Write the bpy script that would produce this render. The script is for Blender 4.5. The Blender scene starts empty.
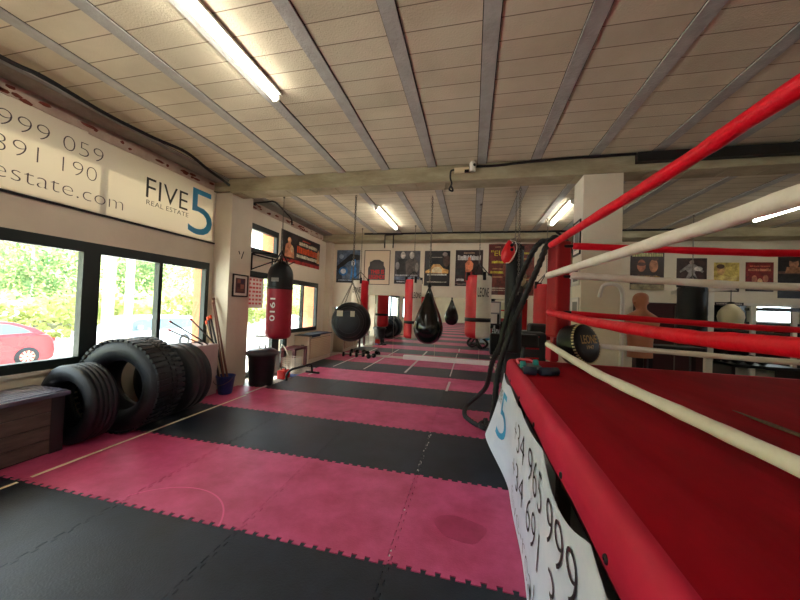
import bpy, bmesh, math, random
from mathutils import Vector, Matrix
PI = math.pi
random.seed(7)
C = bpy.context.scene.collection
sc = bpy.context.scene

# ------------------------------------------------------------------ camera
def _cam_rows(yaw=0.225567326, pitch=-0.0191279827, roll=0.0376773676):
    cy, sy, cp, sp, cr, sr = math.cos(yaw), math.sin(yaw), math.cos(pitch), math.sin(pitch), math.cos(roll), math.sin(roll)
    B = Matrix(((1, 0, 0), (0, 0, -1), (0, 1, 0)))
    Y = Matrix(((cy, sy, 0), (-sy, cy, 0), (0, 0, 1)))
    P = Matrix(((1, 0, 0), (0, cp, -sp), (0, sp, cp)))
    R = Matrix(((cr, -sr, 0), (sr, cr, 0), (0, 0, 1)))
    return R @ P @ B @ Y
_M = _cam_rows()
cam_d = bpy.data.cameras.new('camera')
cam_d.sensor_width = 36.0
cam_d.lens = 36.0 * 314.55 / 800
cam_d.clip_start = 0.02
cam_d.clip_end = 300
cam = bpy.data.objects.new('camera', cam_d)
C.objects.link(cam)
_r, _d, _f = _M[0], _M[1], _M[2]
cam.matrix_world = Matrix(((_r[0], -_d[0], -_f[0], 0), (_r[1], -_d[1], -_f[1], 0), (_r[2], -_d[2], -_f[2], 1.5), (0, 0, 0, 1)))
sc.camera = cam

# ------------------------------------------------------------------ world, sun, exposure
w = bpy.data.worlds.new('World'); sc.world = w; w.use_nodes = True
_bg = w.node_tree.nodes['Background']
_bg.inputs[0].default_value = (0.80, 0.90, 1.0, 1)
_bg.inputs[1].default_value = 4.2
sun_d = bpy.data.lights.new('sun', 'SUN'); sun_d.energy = 14.5; sun_d.angle = 0.01; sun_d.color = (1, .96, .90)
sun = bpy.data.objects.new('sun', sun_d); C.objects.link(sun)
sun.rotation_euler = Vector((.62, .12, -.70)).to_track_quat('-Z', 'Y').to_euler()
sc.view_settings.view_transform = 'Standard'
sc.view_settings.look = 'None'
sc.view_settings.exposure = 1.05
sc.cycles.diffuse_bounces = 8; sc.cycles.max_bounces = 14; sc.cycles.sample_clamp_indirect = 20
sc.view_settings.gamma = 1.0
LAMP = 14.0           # radiance of the fluorescent tubes

# ------------------------------------------------------------------ materials
def lin(c):
    return tuple(((x / 255) / 12.92 if x / 255 <= .04045 else ((x / 255 + .055) / 1.055) ** 2.4) for x in c) + (1,)
_mc = {}
def mat(name, rgb, rough=.6, spec=.5, metal=0, rgb2=None, nscale=4, bump=0, bscale=30, emit=0, detail=6, stretch=None, coat=0, alpha=1):
    """procedural principled material; rgb in sRGB 0-255; optional noise mix to rgb2"""
    if name in _mc: return _mc[name]
    m = bpy.data.materials.new(name); m.use_nodes = True; _mc[name] = m
    nt = m.node_tree; b = nt.nodes['Principled BSDF']
    b.inputs['Base Color'].default_value = lin(rgb)
    b.inputs['Roughness'].default_value = rough
    b.inputs['Specular IOR Level'].default_value = spec
    b.inputs['Metallic'].default_value = metal
    b.inputs['Coat Weight'].default_value = coat
    b.inputs['Coat Roughness'].default_value = .15
    b.inputs['Alpha'].default_value = alpha
    geo = nt.nodes.new('ShaderNodeNewGeometry')
    src = geo.outputs['Position']
    if stretch:
        mp = nt.nodes.new('ShaderNodeMapping'); mp.inputs['Scale'].default_value = stretch
        nt.links.new(src, mp.inputs[0]); src = mp.outputs[0]
    if rgb2 is not None:
        n = nt.nodes.new('ShaderNodeTexNoise'); n.inputs['Scale'].default_value = nscale; n.inputs['Detail'].default_value = detail
        n.inputs['Roughness'].default_value = .65
        nt.links.new(src, n.inputs[0])
        rp = nt.nodes.new('ShaderNodeValToRGB'); rp.color_ramp.elements[0].position = .35; rp.color_ramp.elements[1].position = .68
        rp.color_ramp.elements[0].color = lin(rgb); rp.color_ramp.elements[1].color = lin(rgb2)
        nt.links.new(n.outputs[0], rp.inputs[0]); nt.links.new(rp.outputs[0], b.inputs['Base Color'])
    if bump:
        n2 = nt.nodes.new('ShaderNodeTexNoise'); n2.inputs['Scale'].default_value = bscale; n2.inputs['Detail'].default_value = 5
        nt.links.new(src, n2.inputs[0])
        bp = nt.nodes.new('ShaderNodeBump'); bp.inputs['Strength'].default_value = bump; bp.inputs['Distance'].default_value = .02
        nt.links.new(n2.outputs[0], bp.inputs['Height']); nt.links.new(bp.outputs[0], b.inputs['Normal'])
    if emit:
        b.inputs['Emission Color'].default_value = lin(rgb); b.inputs['Emission Strength'].default_value = emit
    return m

def flat(rgb, rough=.6):
    return mat('paint_%d_%d_%d' % tuple(rgb), rgb, rough)

# ------------------------------------------------------------------ mesh builder
class MB:
    def __init__(s): s.v = []; s.f = []; s.m = []; s.sm = []
    def add(s, vs, fs, mi=0, smooth=False):
        o = len(s.v); s.v += [tuple(v) for v in vs]
        for k, f in enumerate(fs):
            s.f.append(tuple(o + i for i in f)); s.m.append(mi[k] if isinstance(mi, list) else mi); s.sm.append(smooth)
        return s
    def box(s, x0, x1, y0, y1, z0, z1, mi=0):
        return s.add([(x0, y0, z0), (x1, y0, z0), (x1, y1, z0), (x0, y1, z0), (x0, y0, z1), (x1, y0, z1), (x1, y1, z1), (x0, y1, z1)],
                     [(3, 2, 1, 0), (4, 5, 6, 7), (0, 1, 5, 4), (1, 2, 6, 5), (2, 3, 7, 6), (3, 0, 4, 7)], mi)
    def obox(s, c, u, v, n, a, b, d, mi=0):
        """box centred c with half extents a,b,d along unit vectors u,v,n"""
        c, u, v, n = Vector(c), Vector(u), Vector(v), Vector(n)
        P = [c + u * a * i + v * b * j + n * d * k for k in (-1, 1) for (i, j) in ((-1, -1), (1, -1), (1, 1), (-1, 1))]
        return s.add(P, [(3, 2, 1, 0), (4, 5, 6, 7), (0, 1, 5, 4), (1, 2, 6, 5), (2, 3, 7, 6), (3, 0, 4, 7)], mi)
    def tube(s, pts, r, n=10, mi=0, twist=0, lobes=0, cap=True, smooth=True):
        pts = [Vector(p) for p in pts]; N = len(pts); rs = r if isinstance(r, (list, tuple)) else [r] * N
        t0 = (pts[1] - pts[0]).normalized()
        up = Vector((0, 0, 1)) if abs(t0.z) < .9 else Vector((1, 0, 0))
        a = t0.cross(up).normalized(); vs = []; L = 0
        for i, p in enumerate(pts):
            t = (pts[min(i + 1, N - 1)] - pts[max(i - 1, 0)]).normalized()
            a = (a - t * a.dot(t)).normalized(); b = t.cross(a)
            if i: L += (p - pts[i - 1]).length
            for k in range(n):
                th = 2 * PI * k / n; rr = rs[i] * (1 + (.16 * math.cos(lobes * (th - twist * L)) if lobes else 0))
                vs.append(p + a * math.cos(th) * rr + b * math.sin(th) * rr)
        fs = [(i * n + k, i * n + (k + 1) % n, (i + 1) * n + (k + 1) % n, (i + 1) * n + k) for i in range(N - 1) for k in range(n)]
        if cap: fs += [tuple(range(n))[::-1], tuple((N - 1) * n + k for k in range(n))]
        return s.add(vs, fs, mi, smooth)
    def lathe(s, prof, c=(0, 0, 0), axis='z', n=32, mi=0, matf=None, sx=1, smooth=True, a0=0):
        """prof: list of (r, h)"""
        vs = []
        for r, h in prof:
            for k in range(n):
                th = a0 + 2 * PI * k / n; x, y = r * math.cos(th) * sx, r * math.sin(th)
                p = {'z': (x, y, h), 'y': (x, h, y), 'x': (h, x, y)}[axis]
                vs.append((c[0] + p[0], c[1] + p[1], c[2] + p[2]))
        fs = []; ms = []
        for i in range(len(prof) - 1):
            for k in range(n):
                f = (i * n + k, i * n + (k + 1) % n, (i + 1) * n + (k + 1) % n, (i + 1) * n + k)
                fs.append(f if axis != 'y' else f[::-1]); ms.append(matf(a0 + 2 * PI * (k + .5) / n, i) if matf else mi)
        return s.add(vs, fs, ms, smooth)
    def prism(s, poly, z0, z1, mi=0, fn=None):
        """poly list of (x,y); extruded z0..z1; fn maps (x,y,z)->world"""
        n = len(poly); fn = fn or (lambda x, y, z: (x, y, z))
        vs = [fn(x, y, z0) for x, y in poly] + [fn(x, y, z1) for x, y in poly]
        fs = [tuple(range(n))[::-1], tuple(range(n, 2 * n))] + [(i, (i + 1) % n, n + (i + 1) % n, n + i) for i in range(n)]
        return s.add(vs, fs, mi)
    def build(s, name, mats, parent=None, loc=None, bevel=0, subsurf=0, label=None, recalc=True):
        me = bpy.data.meshes.new(name)
        o0 = Vector(loc) if loc is not None else Vector((0, 0, 0))
        me.from_pydata([tuple(Vector(v) - o0) for v in s.v], [], s.f)
        for m in (mats if isinstance(mats, (list, tuple)) else [mats]): me.materials.append(m)
        for p, mi, sm in zip(me.polygons, s.m, s.sm): p.material_index = mi; p.use_smooth = sm
        if recalc:
            bm = bmesh.new(); bm.from_mesh(me); bmesh.ops.recalc_face_normals(bm, faces=bm.faces); bm.to_mesh(me); bm.free()
        o = bpy.data.objects.new(name, me); C.objects.link(o); o.location = o0
        if parent is not None:
            o.parent = parent; o.location = o0 - Vector(parent.get('base', (0, 0, 0))) if parent.get('base') is not None else o0
        if bevel:
            b = o.modifiers.new('bevel', 'BEVEL'); b.width = bevel; b.segments = 2; b.limit_method = 'ANGLE'; b.angle_limit = .6
        if subsurf:
            b = o.modifiers.new('sub', 'SUBSURF'); b.levels = subsurf; b.render_levels = subsurf
        if label: o['label'] = label
        return o

def tag(o, label=None, cat=None, group=None, kind=None):
    if label: o['label'] = label
    if cat: o['category'] = cat
    if group: o['group'] = group
    if kind: o['kind'] = kind
    return o
def thing(name, loc, label, cat, group=None):
    """Empty at the base; parts are built in world coordinates with parent=..., so the offset is stored"""
    o = bpy.data.objects.new(name, None); C.objects.link(o); o.location = loc; o.empty_display_size = .1
    return tag(o, label, cat, group)
def part(mb, name, mats, root, base=None, **k):
    """build in world coordinates, parent under root (a thing or a part), keeping the place"""
    o = mb.build(name, mats, None, **k)
    wl = Vector(o.location)
    rw = Vector((0, 0, 0)); q = root
    while q is not None: rw += Vector(q.location); q = q.parent
    o.parent = root; o.location = wl - rw
    return o
def struct(mb, name, mats, **k):
    return tag(mb.build(name, mats, **k), kind='structure')
def single(mb, name, mats, label, cat, group=None, loc=(0, 0, 0), **k):
    return tag(mb.build(name, mats, loc=loc, **k), label, cat, group)
def copy_tree(o, parent=None):
    c = o.copy(); C.objects.link(c); c.parent = parent
    for ch in list(o.children): copy_tree(ch, c)
    return c

# text as real geometry; fn maps (s,t) -> world point, box fitted to width x height
_tc = {}
def text_geo(body, bold=0.0):
    key = (body, bold)
    if key in _tc: return _tc[key]
    cu = bpy.data.curves.new('t', 'FONT'); cu.body = body; cu.offset = bold; cu.resolution_u = 4
    ob = bpy.data.objects.new('t', cu); C.objects.link(ob)
    dg = bpy.context.evaluated_depsgraph_get(); dg.update()
    me = bpy.data.meshes.new_from_object(ob.evaluated_get(dg))
    vs = [(v.co.x, v.co.y) for v in me.vertices]; fs = [tuple(p.vertices) for p in me.polygons]
    bpy.data.objects.remove(ob); bpy.data.curves.remove(cu); bpy.data.meshes.remove(me)
    x0 = min(v[0] for v in vs); x1 = max(v[0] for v in vs); y0 = min(v[1] for v in vs); y1 = max(v[1] for v in vs)
    vs = [((x - x0) / (x1 - x0), (y - y0) / (y1 - y0)) for x, y in vs]
    _tc[key] = (vs, fs); return _tc[key]
def text_add(mb, body, wd, ht, fn, mi=0, bold=0.0, s0=0, t0=0):
    vs, fs = text_geo(body, bold)
    mb.add([fn(s0 + u * wd, t0 + v * ht) for u, v in vs], fs, mi)
def plane_fn(o, u, v, n=None, off=0):
    o, u, v = Vector(o), Vector(u), Vector(v); n = Vector(n) if n is not None else Vector((0, 0, 0))
    return lambda s, t: o + u * s + v * t + n * off

# ------------------------------------------------------------------ common materials
M_wall = mat('wall_plaster', (227, 217, 196), .85, rgb2=(215, 203, 182), nscale=1.2, bump=.15, bscale=25)
M_conc = mat('rib_concrete', (176, 174, 166), .85, rgb2=(156, 152, 144), nscale=5, bump=.3, bscale=40)
M_beam = mat('beam_concrete', (178, 168, 138), .85, rgb2=(142, 132, 104), nscale=3, bump=.4, bscale=18, stretch=(.6, 1, 2))
M_dark = mat('dark_green_frame', (22, 34, 32), .45)
M_black = mat('black_leather', (9, 9, 10), .42, spec=.35, rgb2=(17, 17, 19), nscale=6, bump=.12, bscale=60)
M_blackm = mat('black_metal', (18, 18, 20), .4, metal=.3)
M_rubber = mat('tyre_rubber', (14, 17, 23), .5, spec=.5, rgb2=(22, 27, 36), nscale=9, bump=.2, bscale=60)
M_white = mat('white_paint', (222, 216, 204), .6)
M_redv = mat('red_vinyl', (205, 12, 26), .42, rgb2=(178, 6, 18), nscale=8, bump=.25, bscale=14)
M_whitev = mat('white_vinyl', (232, 222, 202), .5, rgb2=(214, 200, 178), nscale=10, bump=.2, bscale=16)
M_chain = mat('chain_steel', (120, 112, 102), .4, metal=.7)
M_cable = mat('cable_black', (16, 15, 15), .6)
M_tube = mat('lamp_tube_glow', (253, 248, 238), .3, emit=LAMP)

# ================================================================== STRUCTURE
XL, YB, H, XR, YR = -4.3, 8.83, 3.5, 8.6, -16.0
# floor
b = MB(); b.box(XL - .3, XR, YR, YB + .3, -.16, -.022)
struct(b, 'floor', mat('floor_tile', (186, 178, 168), .45, rgb2=(168, 158, 148), nscale=3))

# ceiling: slab of blocks with concrete ribs (real geometry), dark joint on the right of each rib
def m_ceiling():
    m = mat('ceiling_block', (176, 158, 136), .95, bump=.3, bscale=70)
    nt = m.node_tree; bs = nt.nodes['Principled BSDF']
    geo = nt.nodes.new('ShaderNodeNewGeometry'); mp = nt.nodes.new('ShaderNodeMapping')
    mp.inputs['Rotation'].default_value = (0, 0, 0)
    br = nt.nodes.new('ShaderNodeTexBrick'); br.offset = 0.0
    br.inputs['Color1'].default_value = lin((210, 199, 171)); br.inputs['Color2'].default_value = lin((197, 187, 160)); br.inputs['Mortar'].default_value = lin((130, 116, 96))
    br.inputs['Scale'].default_value = 1; br.inputs['Mortar Size'].default_value = .0045; br.inputs['Mortar Smooth'].default_value = .2
    br.inputs['Brick Width'].default_value = .6875; br.inputs['Row Height'].default_value = .2
    mp.inputs['Location'].default_value = (.5595 + .6875 * 30, 20, 0)
    nt.links.new(geo.outputs['Position'], mp.inputs[0]); nt.links.new(mp.outputs[0], br.inputs['Vector'])
    n = nt.nodes.new('ShaderNodeTexNoise'); n.inputs['Scale'].default_value = 2.2; n.inputs['Detail'].default_value = 8
    nt.links.new(geo.outputs['Position'], n.inputs[0])
    mx = nt.nodes.new('ShaderNodeMix'); mx.data_type = 'RGBA'; mx.blend_type = 'MULTIPLY'; mx.inputs[0].default_value = 1
    rp = nt.nodes.new('ShaderNodeValToRGB'); rp.color_ramp.elements[0].color = (.88, .87, .85, 1); rp.color_ramp.elements[1].color = (1.04, 1.04, 1.04, 1)
    rp.color_ramp.elements[0].position = .3; rp.color_ramp.elements[1].position = .6
    nt.links.new(n.outputs[0], rp.inputs[0]); nt.links.new(br.outputs['Color'], mx.inputs[6]); nt.links.new(rp.outputs[0], mx.inputs[7])
    nt.links.new(mx.outputs[2], bs.inputs['Base Color'])
    return m
b = MB(); b.box(XL - .3, XR, YR, YB + .3, H, H + .2, 0)
k = -7
while True:
    xr = .128 + .6875 * k; k += 1
    if xr > XR: break
    if xr < XL + .2: continue
    b.box(xr - .115, xr, YR, YB, H - .012, H + .001, 1)
    b.box(xr, xr + .008, YR, YB, H - .002, H + .001, 2)
    b.box(xr - .121, xr - .115, YR, YB, H - .001, H + .001, 2)
struct(b, 'ceiling', [m_ceiling(), M_conc, mat('joint_dark', (44, 34, 30), .9)])

# left wall with openings
def wall_with_holes(name, x0, x1, y0, y1, z0, z1, holes, m):
    """holes: (ya,yb,za,zb); wall plane along Y"""
    ys = sorted({y0, y1} | {h[0] for h in holes} | {h[1] for h in holes}); zs = sorted({z0, z1} | {h[2] for h in holes} | {h[3] for h in holes})
    b = MB()
    for a, c in zip(ys, ys[1:]):
        run = None
        for d, e in zip(zs, zs[1:]):
            my, mz = (a + c) / 2, (d + e) / 2
            solid = not any(h[0] < my < h[1] and h[2] < mz < h[3] for h in holes)
            if solid: run = (run[0], e) if run else (d, e)
            else:
                if run: b.box(x0, x1, a, c, run[0], run[1])
                run = None
        if run: b.box(x0, x1, a, c, run[0], run[1])
    return struct(b, name, m)
WZ0, WZ1 = .70, 2.095
holes = [(-1.0, 4.39, WZ0, WZ1), (-1.0, 4.42, 2.47, 3.36), (5.02, 6.75, -.02, 2.09), (5.28, 6.26, 2.46, 3.04), (6.83, 8.2, .74, 2.05),
         (-7.0, -2.0, WZ0, WZ1), (-14.5, -8.2, WZ0, WZ1)]
M_peel = mat('peeling_wall_edge', (196, 176, 160), .9, rgb2=(120, 62, 48), nscale=3.5, bump=.6, bscale=20, stretch=(1, 1, 3))
wall_with_holes('wall_left', XL - .26, XL, YR, YB + .2, -.16, H, holes, M_wall)
# chipped pinkish strip under the ceiling edge, and the concrete edge course
b = MB()
yy = -6.0
rnd = random.Random(3)
while yy < YB - .02:
    e = min(yy + rnd.uniform(.10, .35), YB)
    b.box(XL, XL + .014 + rnd.uniform(0, .02), yy, e, 3.325 + rnd.uniform(-.012, .008), 3.46)
    yy = e
struct(b, 'trim_1', mat('flaking_plaster', (212, 198, 178), .9, rgb2=(180, 152, 134), nscale=2.2, bump=.8, bscale=16))
b = MB(); b.box(XL, -4.0, YR, YB, 3.455, 3.5)
struct(b, 'trim_2', mat('edge_course_grey', (150, 146, 136), .9, rgb2=(124, 118, 110), nscale=3, bump=.3, bscale=20))
# brick chips along the wall head
b = MB()
for i in range(60):
    y = rnd.uniform(1.4, 8.3); L = rnd.uniform(.02, .10); z = 3.375 + rnd.uniform(-.035, .045); x = XL + .022
    poly = [(y + L * math.cos(t) * rnd.uniform(.6, 1), z + .022 * math.sin(t) * rnd.uniform(.5, 1)) for t in [2 * PI * j / 7 for j in range(7)]]
    b.prism(poly, x, x + .014, 0, lambda a, c, d: (d, a, c))
o = struct(b, 'trim_3', mat('exposed_brick_chip', (128, 66, 48), .9, bump=.4))

# back wall, right wall, rear wall
b = MB(); b.box(XL, XR, YB, YB + .2, -.16, H)
struct(b, 'wall_back', M_wall)
wall_with_holes('wall_right', XR, XR + .2, YR, YB, -.16, H, [(5.4, 6.7, 1.45, 1.95)], M_wall)
b = MB(); b.box(XL, XR, YR - .2, YR, -.16, H); struct(b, 'wall_rear', M_wall)
# cornice beam along the back wall
b = MB(); b.box(XL, XR, 8.35, YB, 3.31, 3.5); struct(b, 'trim_4', M_beam)
# main beam and pillar
b = MB(); b.box(-3.97, XR, 4.41, 4.72, 3.275, 3.5); b.box(XL, -3.97, 4.41, 4.72, 3.3, 3.5)
# shuttering boards marks under the beam
for i in range(30):
    x = -3.8 + i * .42
    b.box(x, x + .012, 4.43, 4.70, 3.268, 3.276)
struct(b, 'trim_5', M_beam, bevel=.012)
b = MB(); b.box(1.345, 1.80, 4.42, 4.80, -.02, 3.276); struct(b, 'wall_pillar', M_wall, bevel=.006)
b = MB(); b.box(XL, -3.97, 4.47, 4.98, -.02, 3.36); struct(b, 'wall_column', M_wall, bevel=.006)
# slim pilaster in the back left corner
b = MB(); b.box(XL, -4.12, 8.62, YB, -.02, 3.31); struct(b, 'wall_pilaster', M_wall)

# ------------------------------------------------------------------ windows
def m_glass():
    m = bpy.data.materials.new('window_glass'); m.use_nodes = True; nt = m.node_tree; nt.nodes.clear()
    o = nt.nodes.new('ShaderNodeOutputMaterial'); t = nt.nodes.new('ShaderNodeBsdfTransparent'); g = nt.nodes.new('ShaderNodeBsdfGlossy'); g.inputs['Roughness'].default_value = .02
    t.inputs[0].default_value = (.93, .97, .96, 1)
    mx = nt.nodes.new('ShaderNodeMixShader'); mx.inputs[0].default_value = .06
    nt.links.new(t.outputs[0], mx.inputs[1]); nt.links.new(g.outputs[0], mx.inputs[2]); nt.links.new(mx.outputs[0], o.inputs[0])
    return m
M_glass = m_glass()
_wn = [0]
def window(y0, y1, z0, z1, muls, xs=XL, fw=.07, x_off=.0, frame_m=None, door=False, label=None):
    """muls: list of (y, halfwidth)"""
    fm = frame_m or M_dark
    b = MB(); xa, xb = xs - .07 + x_off, xs + .015 + x_off
    b.box(xa, xb, y0, y1, z1 - fw * 1.7, z1); b.box(xa, xb, y0, y1, z0, z0 + fw * 1.4)
    zb, zt = z0 + fw * 1.4, z1 - fw * 1.7
    b.box(xa, xb, y0, y0 + fw, zb, zt); b.box(xa, xb, y1 - fw, y1, zb, zt)
    for y, hw in muls: b.box(xa, xb, y - hw, y + hw, zb, zt)
    _wn[0] += 1
    o = struct(b, ('door_%d' if door else 'window_%d') % _wn[0], fm)
    edges = [y0 + fw] + sum([[y - hw, y + hw] for y, hw in muls], []) + [y1 - fw]
    for i in range(0, len(edges), 2):
        g = MB(); g.box(xs - .035 + x_off, xs - .029 + x_off, edges[i], edges[i + 1], z0 + fw * 1.4, z1 - fw * 1.7)
        part(g, 'pane', M_glass, o)
    return o
window(-1.0, 4.39, WZ0, WZ1, [(.9, .03), (2.735, .085), (3.56, .026)])
window(-7.0, -2.0, WZ0, WZ1, [(-5.3, .03), (-3.6, .08)])
window(-14.5, -8.2, WZ0, WZ1, [(-12.5, .03), (-10.4, .08)])
window(5.28, 6.26, 2.46, 3.04, [])
window(6.83, 8.2, .74, 2.05, [(7.42, .025)])
window(-1.0, 4.45, 2.47, 3.36, [(.9, .03), (2.78, .03)], x_off=-.14)
window(5.02, 6.75, -.02, 2.09, [(6.3, .13), (6.62, .02)], door=True)
# white stone sill under the big window
b = MB(); b.box(XL - .27, XL + .03, -1.0, 4.39, WZ0 - .035, WZ0); struct(b, 'trim_6', M_white)
# canopy and hood added out of view to keep sun off the glass
b = MB(); b.box(-5.75, -4.56, -15, 9.2, 2.28, 2.36); struct(b, 'added_canopy', M_white)
b = MB(); b.box(-5.25, -4.56, 5.0, 6.7, 3.08, 3.14); struct(b, 'added_hood', M_white)
# terracotta reveal piers outside
for i, (y0, y1) in enumerate(((4.36, 4.46), (6.16, 6.30), (7.95, 8.25))):
    pass
M_terra = mat('terracotta_render', (224, 150, 112), .85, rgb2=(212, 136, 98), nscale=5)
b = MB()
b.box(-4.68, -4.56, 4.54, 4.98, -.3, 2.28); b.box(-4.66, -4.56, 6.62, 6.83, -.3, 2.28); b.box(-4.8, -4.56, 8.2, 9.2, -.3, 2.28); b.box(-4.565, -4.376, 4.372, 4.395, .70, 2.095); b.box(-4.565, -4.376, 8.18, 8.205, .74, 2.05); b.box(-4.565, -4.376, 6.24, 6.265, 2.46, 3.04)
b.box(-4.70, -4.56, 6.25, 6.6, 2.36, 3.06); b.box(-4.75, -4.56, 8.1, 9, 2.36, 3.36)
struct(b, 'trim_9', M_terra)

# ------------------------------------------------------------------ wall mirror (panels of 1.2 m) and its white base rail
M_mirror = mat('mirror_silver', (232, 236, 232), .0, metal=1)
mx = [-4.12, -3.38, -2.18, -.98, .22, 1.42]
for i, (a, c) in enumerate(zip(mx, mx[1:])):
    b = MB(); b.box(a + .004, c - .004, YB - .026, YB - .006, .06, 1.79 if i else 1.40)
    single(b, 'wall_mirror', M_mirror, ['narrow wall mirror panel beside the back left corner', 'wall mirror panel behind the round black bag',
           'wall mirror panel between the hanging round bag and the teardrop bag', 'wall mirror panel between the teardrop bag and the white and red bag', 'wall mirror panel behind the tall white and red bag and black bag'][i],
           'mirror', 'mirrors on the back wall', loc=((a + c) / 2, YB - .02, .06))
b = MB(); b.box(-4.1, 1.42, YB - .028, YB - .005, 0.002, .055); struct(b, 'baseboard_back', M_white)
b = MB(); b.box(-1.85, .60, YB - .12, YB - .03, 0.002, .11)
single(b, 'white_batten', mat('batten_white', (240, 238, 234), .5), 'long white batten on the mats at the mirror foot', 'batten', loc=(-.3, YB - .05, 0.0))

# ================================================================== PUZZLE MATS
M_pink = mat('pink_foam', (212, 86, 134), .46, spec=.42, rgb2=(180, 60, 100), nscale=3.2, bump=.12, bscale=90, detail=9)
M_bfoam = mat('black_foam', (23, 30, 40), .46, spec=.38, rgb2=(37, 46, 60), nscale=2.8, bump=.12, bscale=90, detail=9)  # blue of the window reflections is mixed into the black
def edge_pts(L, ntooth=12, a=.013):
    """dovetail curve along [0,L]: list of (s, offset)"""
    p = L / ntooth; out = [(0, 0)]
    for k in range(ntooth):
        s = k * p
        if k == 0: out += [(p * .3, 0)]
        else: out += [(s + p * .10, -a), (s - p * .0 + p * .04, a)][::1] if False else []
        out += [(s + p * .34, -a if k else -a), (s + p * .28, a), (s + p * .72, a), (s + p * .66, -a)]
    out += [(L, 0)] if False else [(L - p * .1, -a), (L, 0)]
    return [q for q in out if 0 <= q[0] <= L]
def mat_tile(x0, x1, y0, y1, z, m, label, group=None, name='puzzle_mat'):
    g = .0026; P = []
    lx, ly = x1 - x0, y1 - y0; nx = max(2, round(lx * 12)); ny = max(2, round(ly * 12))
    ex = edge_pts(lx, nx); ey = edge_pts(ly, ny)
    if len(ex) > 2: pass
    P += [(x0 + s, y0 + o + g) for s, o in ex[:-1]]
    P += [(x1 + o - g, y0 + s) for s, o in ey[:-1]]
    P += [(x0 + s, y1 + o - g) for s, o in ex[::-1][:-1]]
    P += [(x0 + o + g, y0 + s) for s, o in ey[::-1][:-1]]
    b = MB(); b.prism(P, z - .021, z)
    return single(b, name, m, label, 'mat', group, loc=((x0 + x1) / 2, (y0 + y1) / 2, z - .02))
Bk = lambda k: 1.81 + 1.0035 * k if k < 7 else YB - .001
cols = [-4.29, -3.45, -2.44, -1.44, -.43, .57, 1.57, 2.57]
cw = ['against the window wall', 'in the second column from the windows', 'in the third column from the windows', 'in the fourth column from the windows', 'in the column beside the ring', 'behind the ring corner post', 'behind the ring under the pillar']
rw_ = {-1: 'nearest black row', 0: 'nearest pink row', 1: 'second black row', 2: 'second pink row', 3: 'third black row', 4: 'third pink row', 5: 'fourth black row', 6: 'farthest pink row at the mirror'}
for k in range(-16, 7):
    for c in range(7):
        if k < 3 and c > 4: continue
        if c == 0 and k in (3, 4): continue
        if k < -1 and c == 0: continue
        x0, x1 = cols[c], cols[c + 1]
        if c == 0 and k >= 5: x0 = -3.84
        z = .0 - .0008 * ((k * 7 + c * 3) % 3)
        pink = k % 2 == 0
        if k >= -1:
            lb = '%s puzzle mat %s, %s' % ('pink' if pink else 'black', cw[c], rw_[k])
            mat_tile(x0, x1, Bk(k), Bk(k + 1), z, M_pink if pink else M_bfoam, lb, 'pink puzzle mats' if pink else 'black puzzle mats')
        else:
            mat_tile(x0, x1, Bk(k), Bk(k + 1), z, M_pink if pink else M_bfoam, '%s foam puzzle mat seen only as a thin far stripe in the mirror' % ('pink' if pink else 'black'),
                     'pink mats seen in the mirror' if pink else 'black mats seen in the mirror')
# tape on the mats
M_tapey = mat('tape_yellow', (246, 236, 206), .6, rgb2=(228, 210, 172), nscale=30)
M_tapew = mat('tape_white', (232, 226, 222), .6, rgb2=(200, 190, 188), nscale=30)
def tape(x0, y0, x1, y1, wd, m, label):
    d = Vector((x1 - x0, y1 - y0, 0)); n = Vector((-d.y, d.x, 0)).normalized() * wd / 2
    N = 14; r = random.Random(int(x0 * 100 + y0 * 10)); L = []; R = []
    for i in range(N + 1):
        p = Vector((x0, y0, 0)) + d * i / N; e = 1 - r.uniform(0, .25)
        L.append(p + n * e); R.append(p - n * e)
    b = MB(); b.prism([(p.x, p.y) for p in L] + [(p.x, p.y) for p in R[::-1]], .0004, .0022)
    single(b, 'floor_tape', m, label, 'tape', loc=((x0 + x1) / 2, (y0 + y1) / 2, 0))
tape(-3.44, .6, -3.44, 1.78, .035, M_tapey, 'yellowish floor tape line on the nearest black mats by the storage box')
tape(-3.44, 1.86, -3.44, 4.35, .035, M_tapey, 'long yellowish floor tape line beside the tyres')
tape(-3.50, 4.42, -3.50, 4.95, .05, M_tapew, 'short pale tape strip in front of the black bin')
tape(-3.27, 6.0, -3.27, 6.35, .05, M_tapew, 'short pale tape strip on the third pink row near the heater')
tape(-3.18, 7.0, -3.18, 8.6, .045, M_tapew, 'white tape line nearest the slatted heater cover')
tape(-2.41, 7.0, -2.41, 8.75, .045, M_tapew, 'white tape line under the round bag, running to the mirror')
tape(-1.43, 7.0, -1.43, 8.75, .06, M_tapew, 'white tape line running to the mirror left of the teardrop bag')
tape(-.40, 5.75, -.39, 6.5, .05, M_tapew, 'short white tape strip on the third pink row')
tape(-.42, 7.0, -.42, 8.7, .03, M_tapew, 'thin worn tape strip on the farthest pink row')
tape(.62, 7.2, .62, 8.7, .05, M_tapey, 'worn yellow tape strip beside the ring corner')
b = MB(); rnd2 = random.Random(4)
for i in range(26):
    y = rnd2.uniform(2.84, 3.8); x = -.43 + rnd2.uniform(-.014, .014); e = rnd2.uniform(.003, .010)
    b.box(x - e * .5, x + e * .5, y - e * 1.5, y + e * 1.5, .0004, .0016)
for y in (1.86, 1.9, 2.3): b.box(-.44, -.43, y, y + .014, .0004, .0016)
tag(b.build('tape_flakes', M_tapew), 'white tape flakes on the seam of the second black mat row', 'flakes', kind='stuff')
b = MB(); P = [(-2.05 + .50 * math.cos(t), 1.64 + .47 * math.sin(t)) for t in [math.radians(a) for a in range(20, 152, 4)]]
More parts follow.
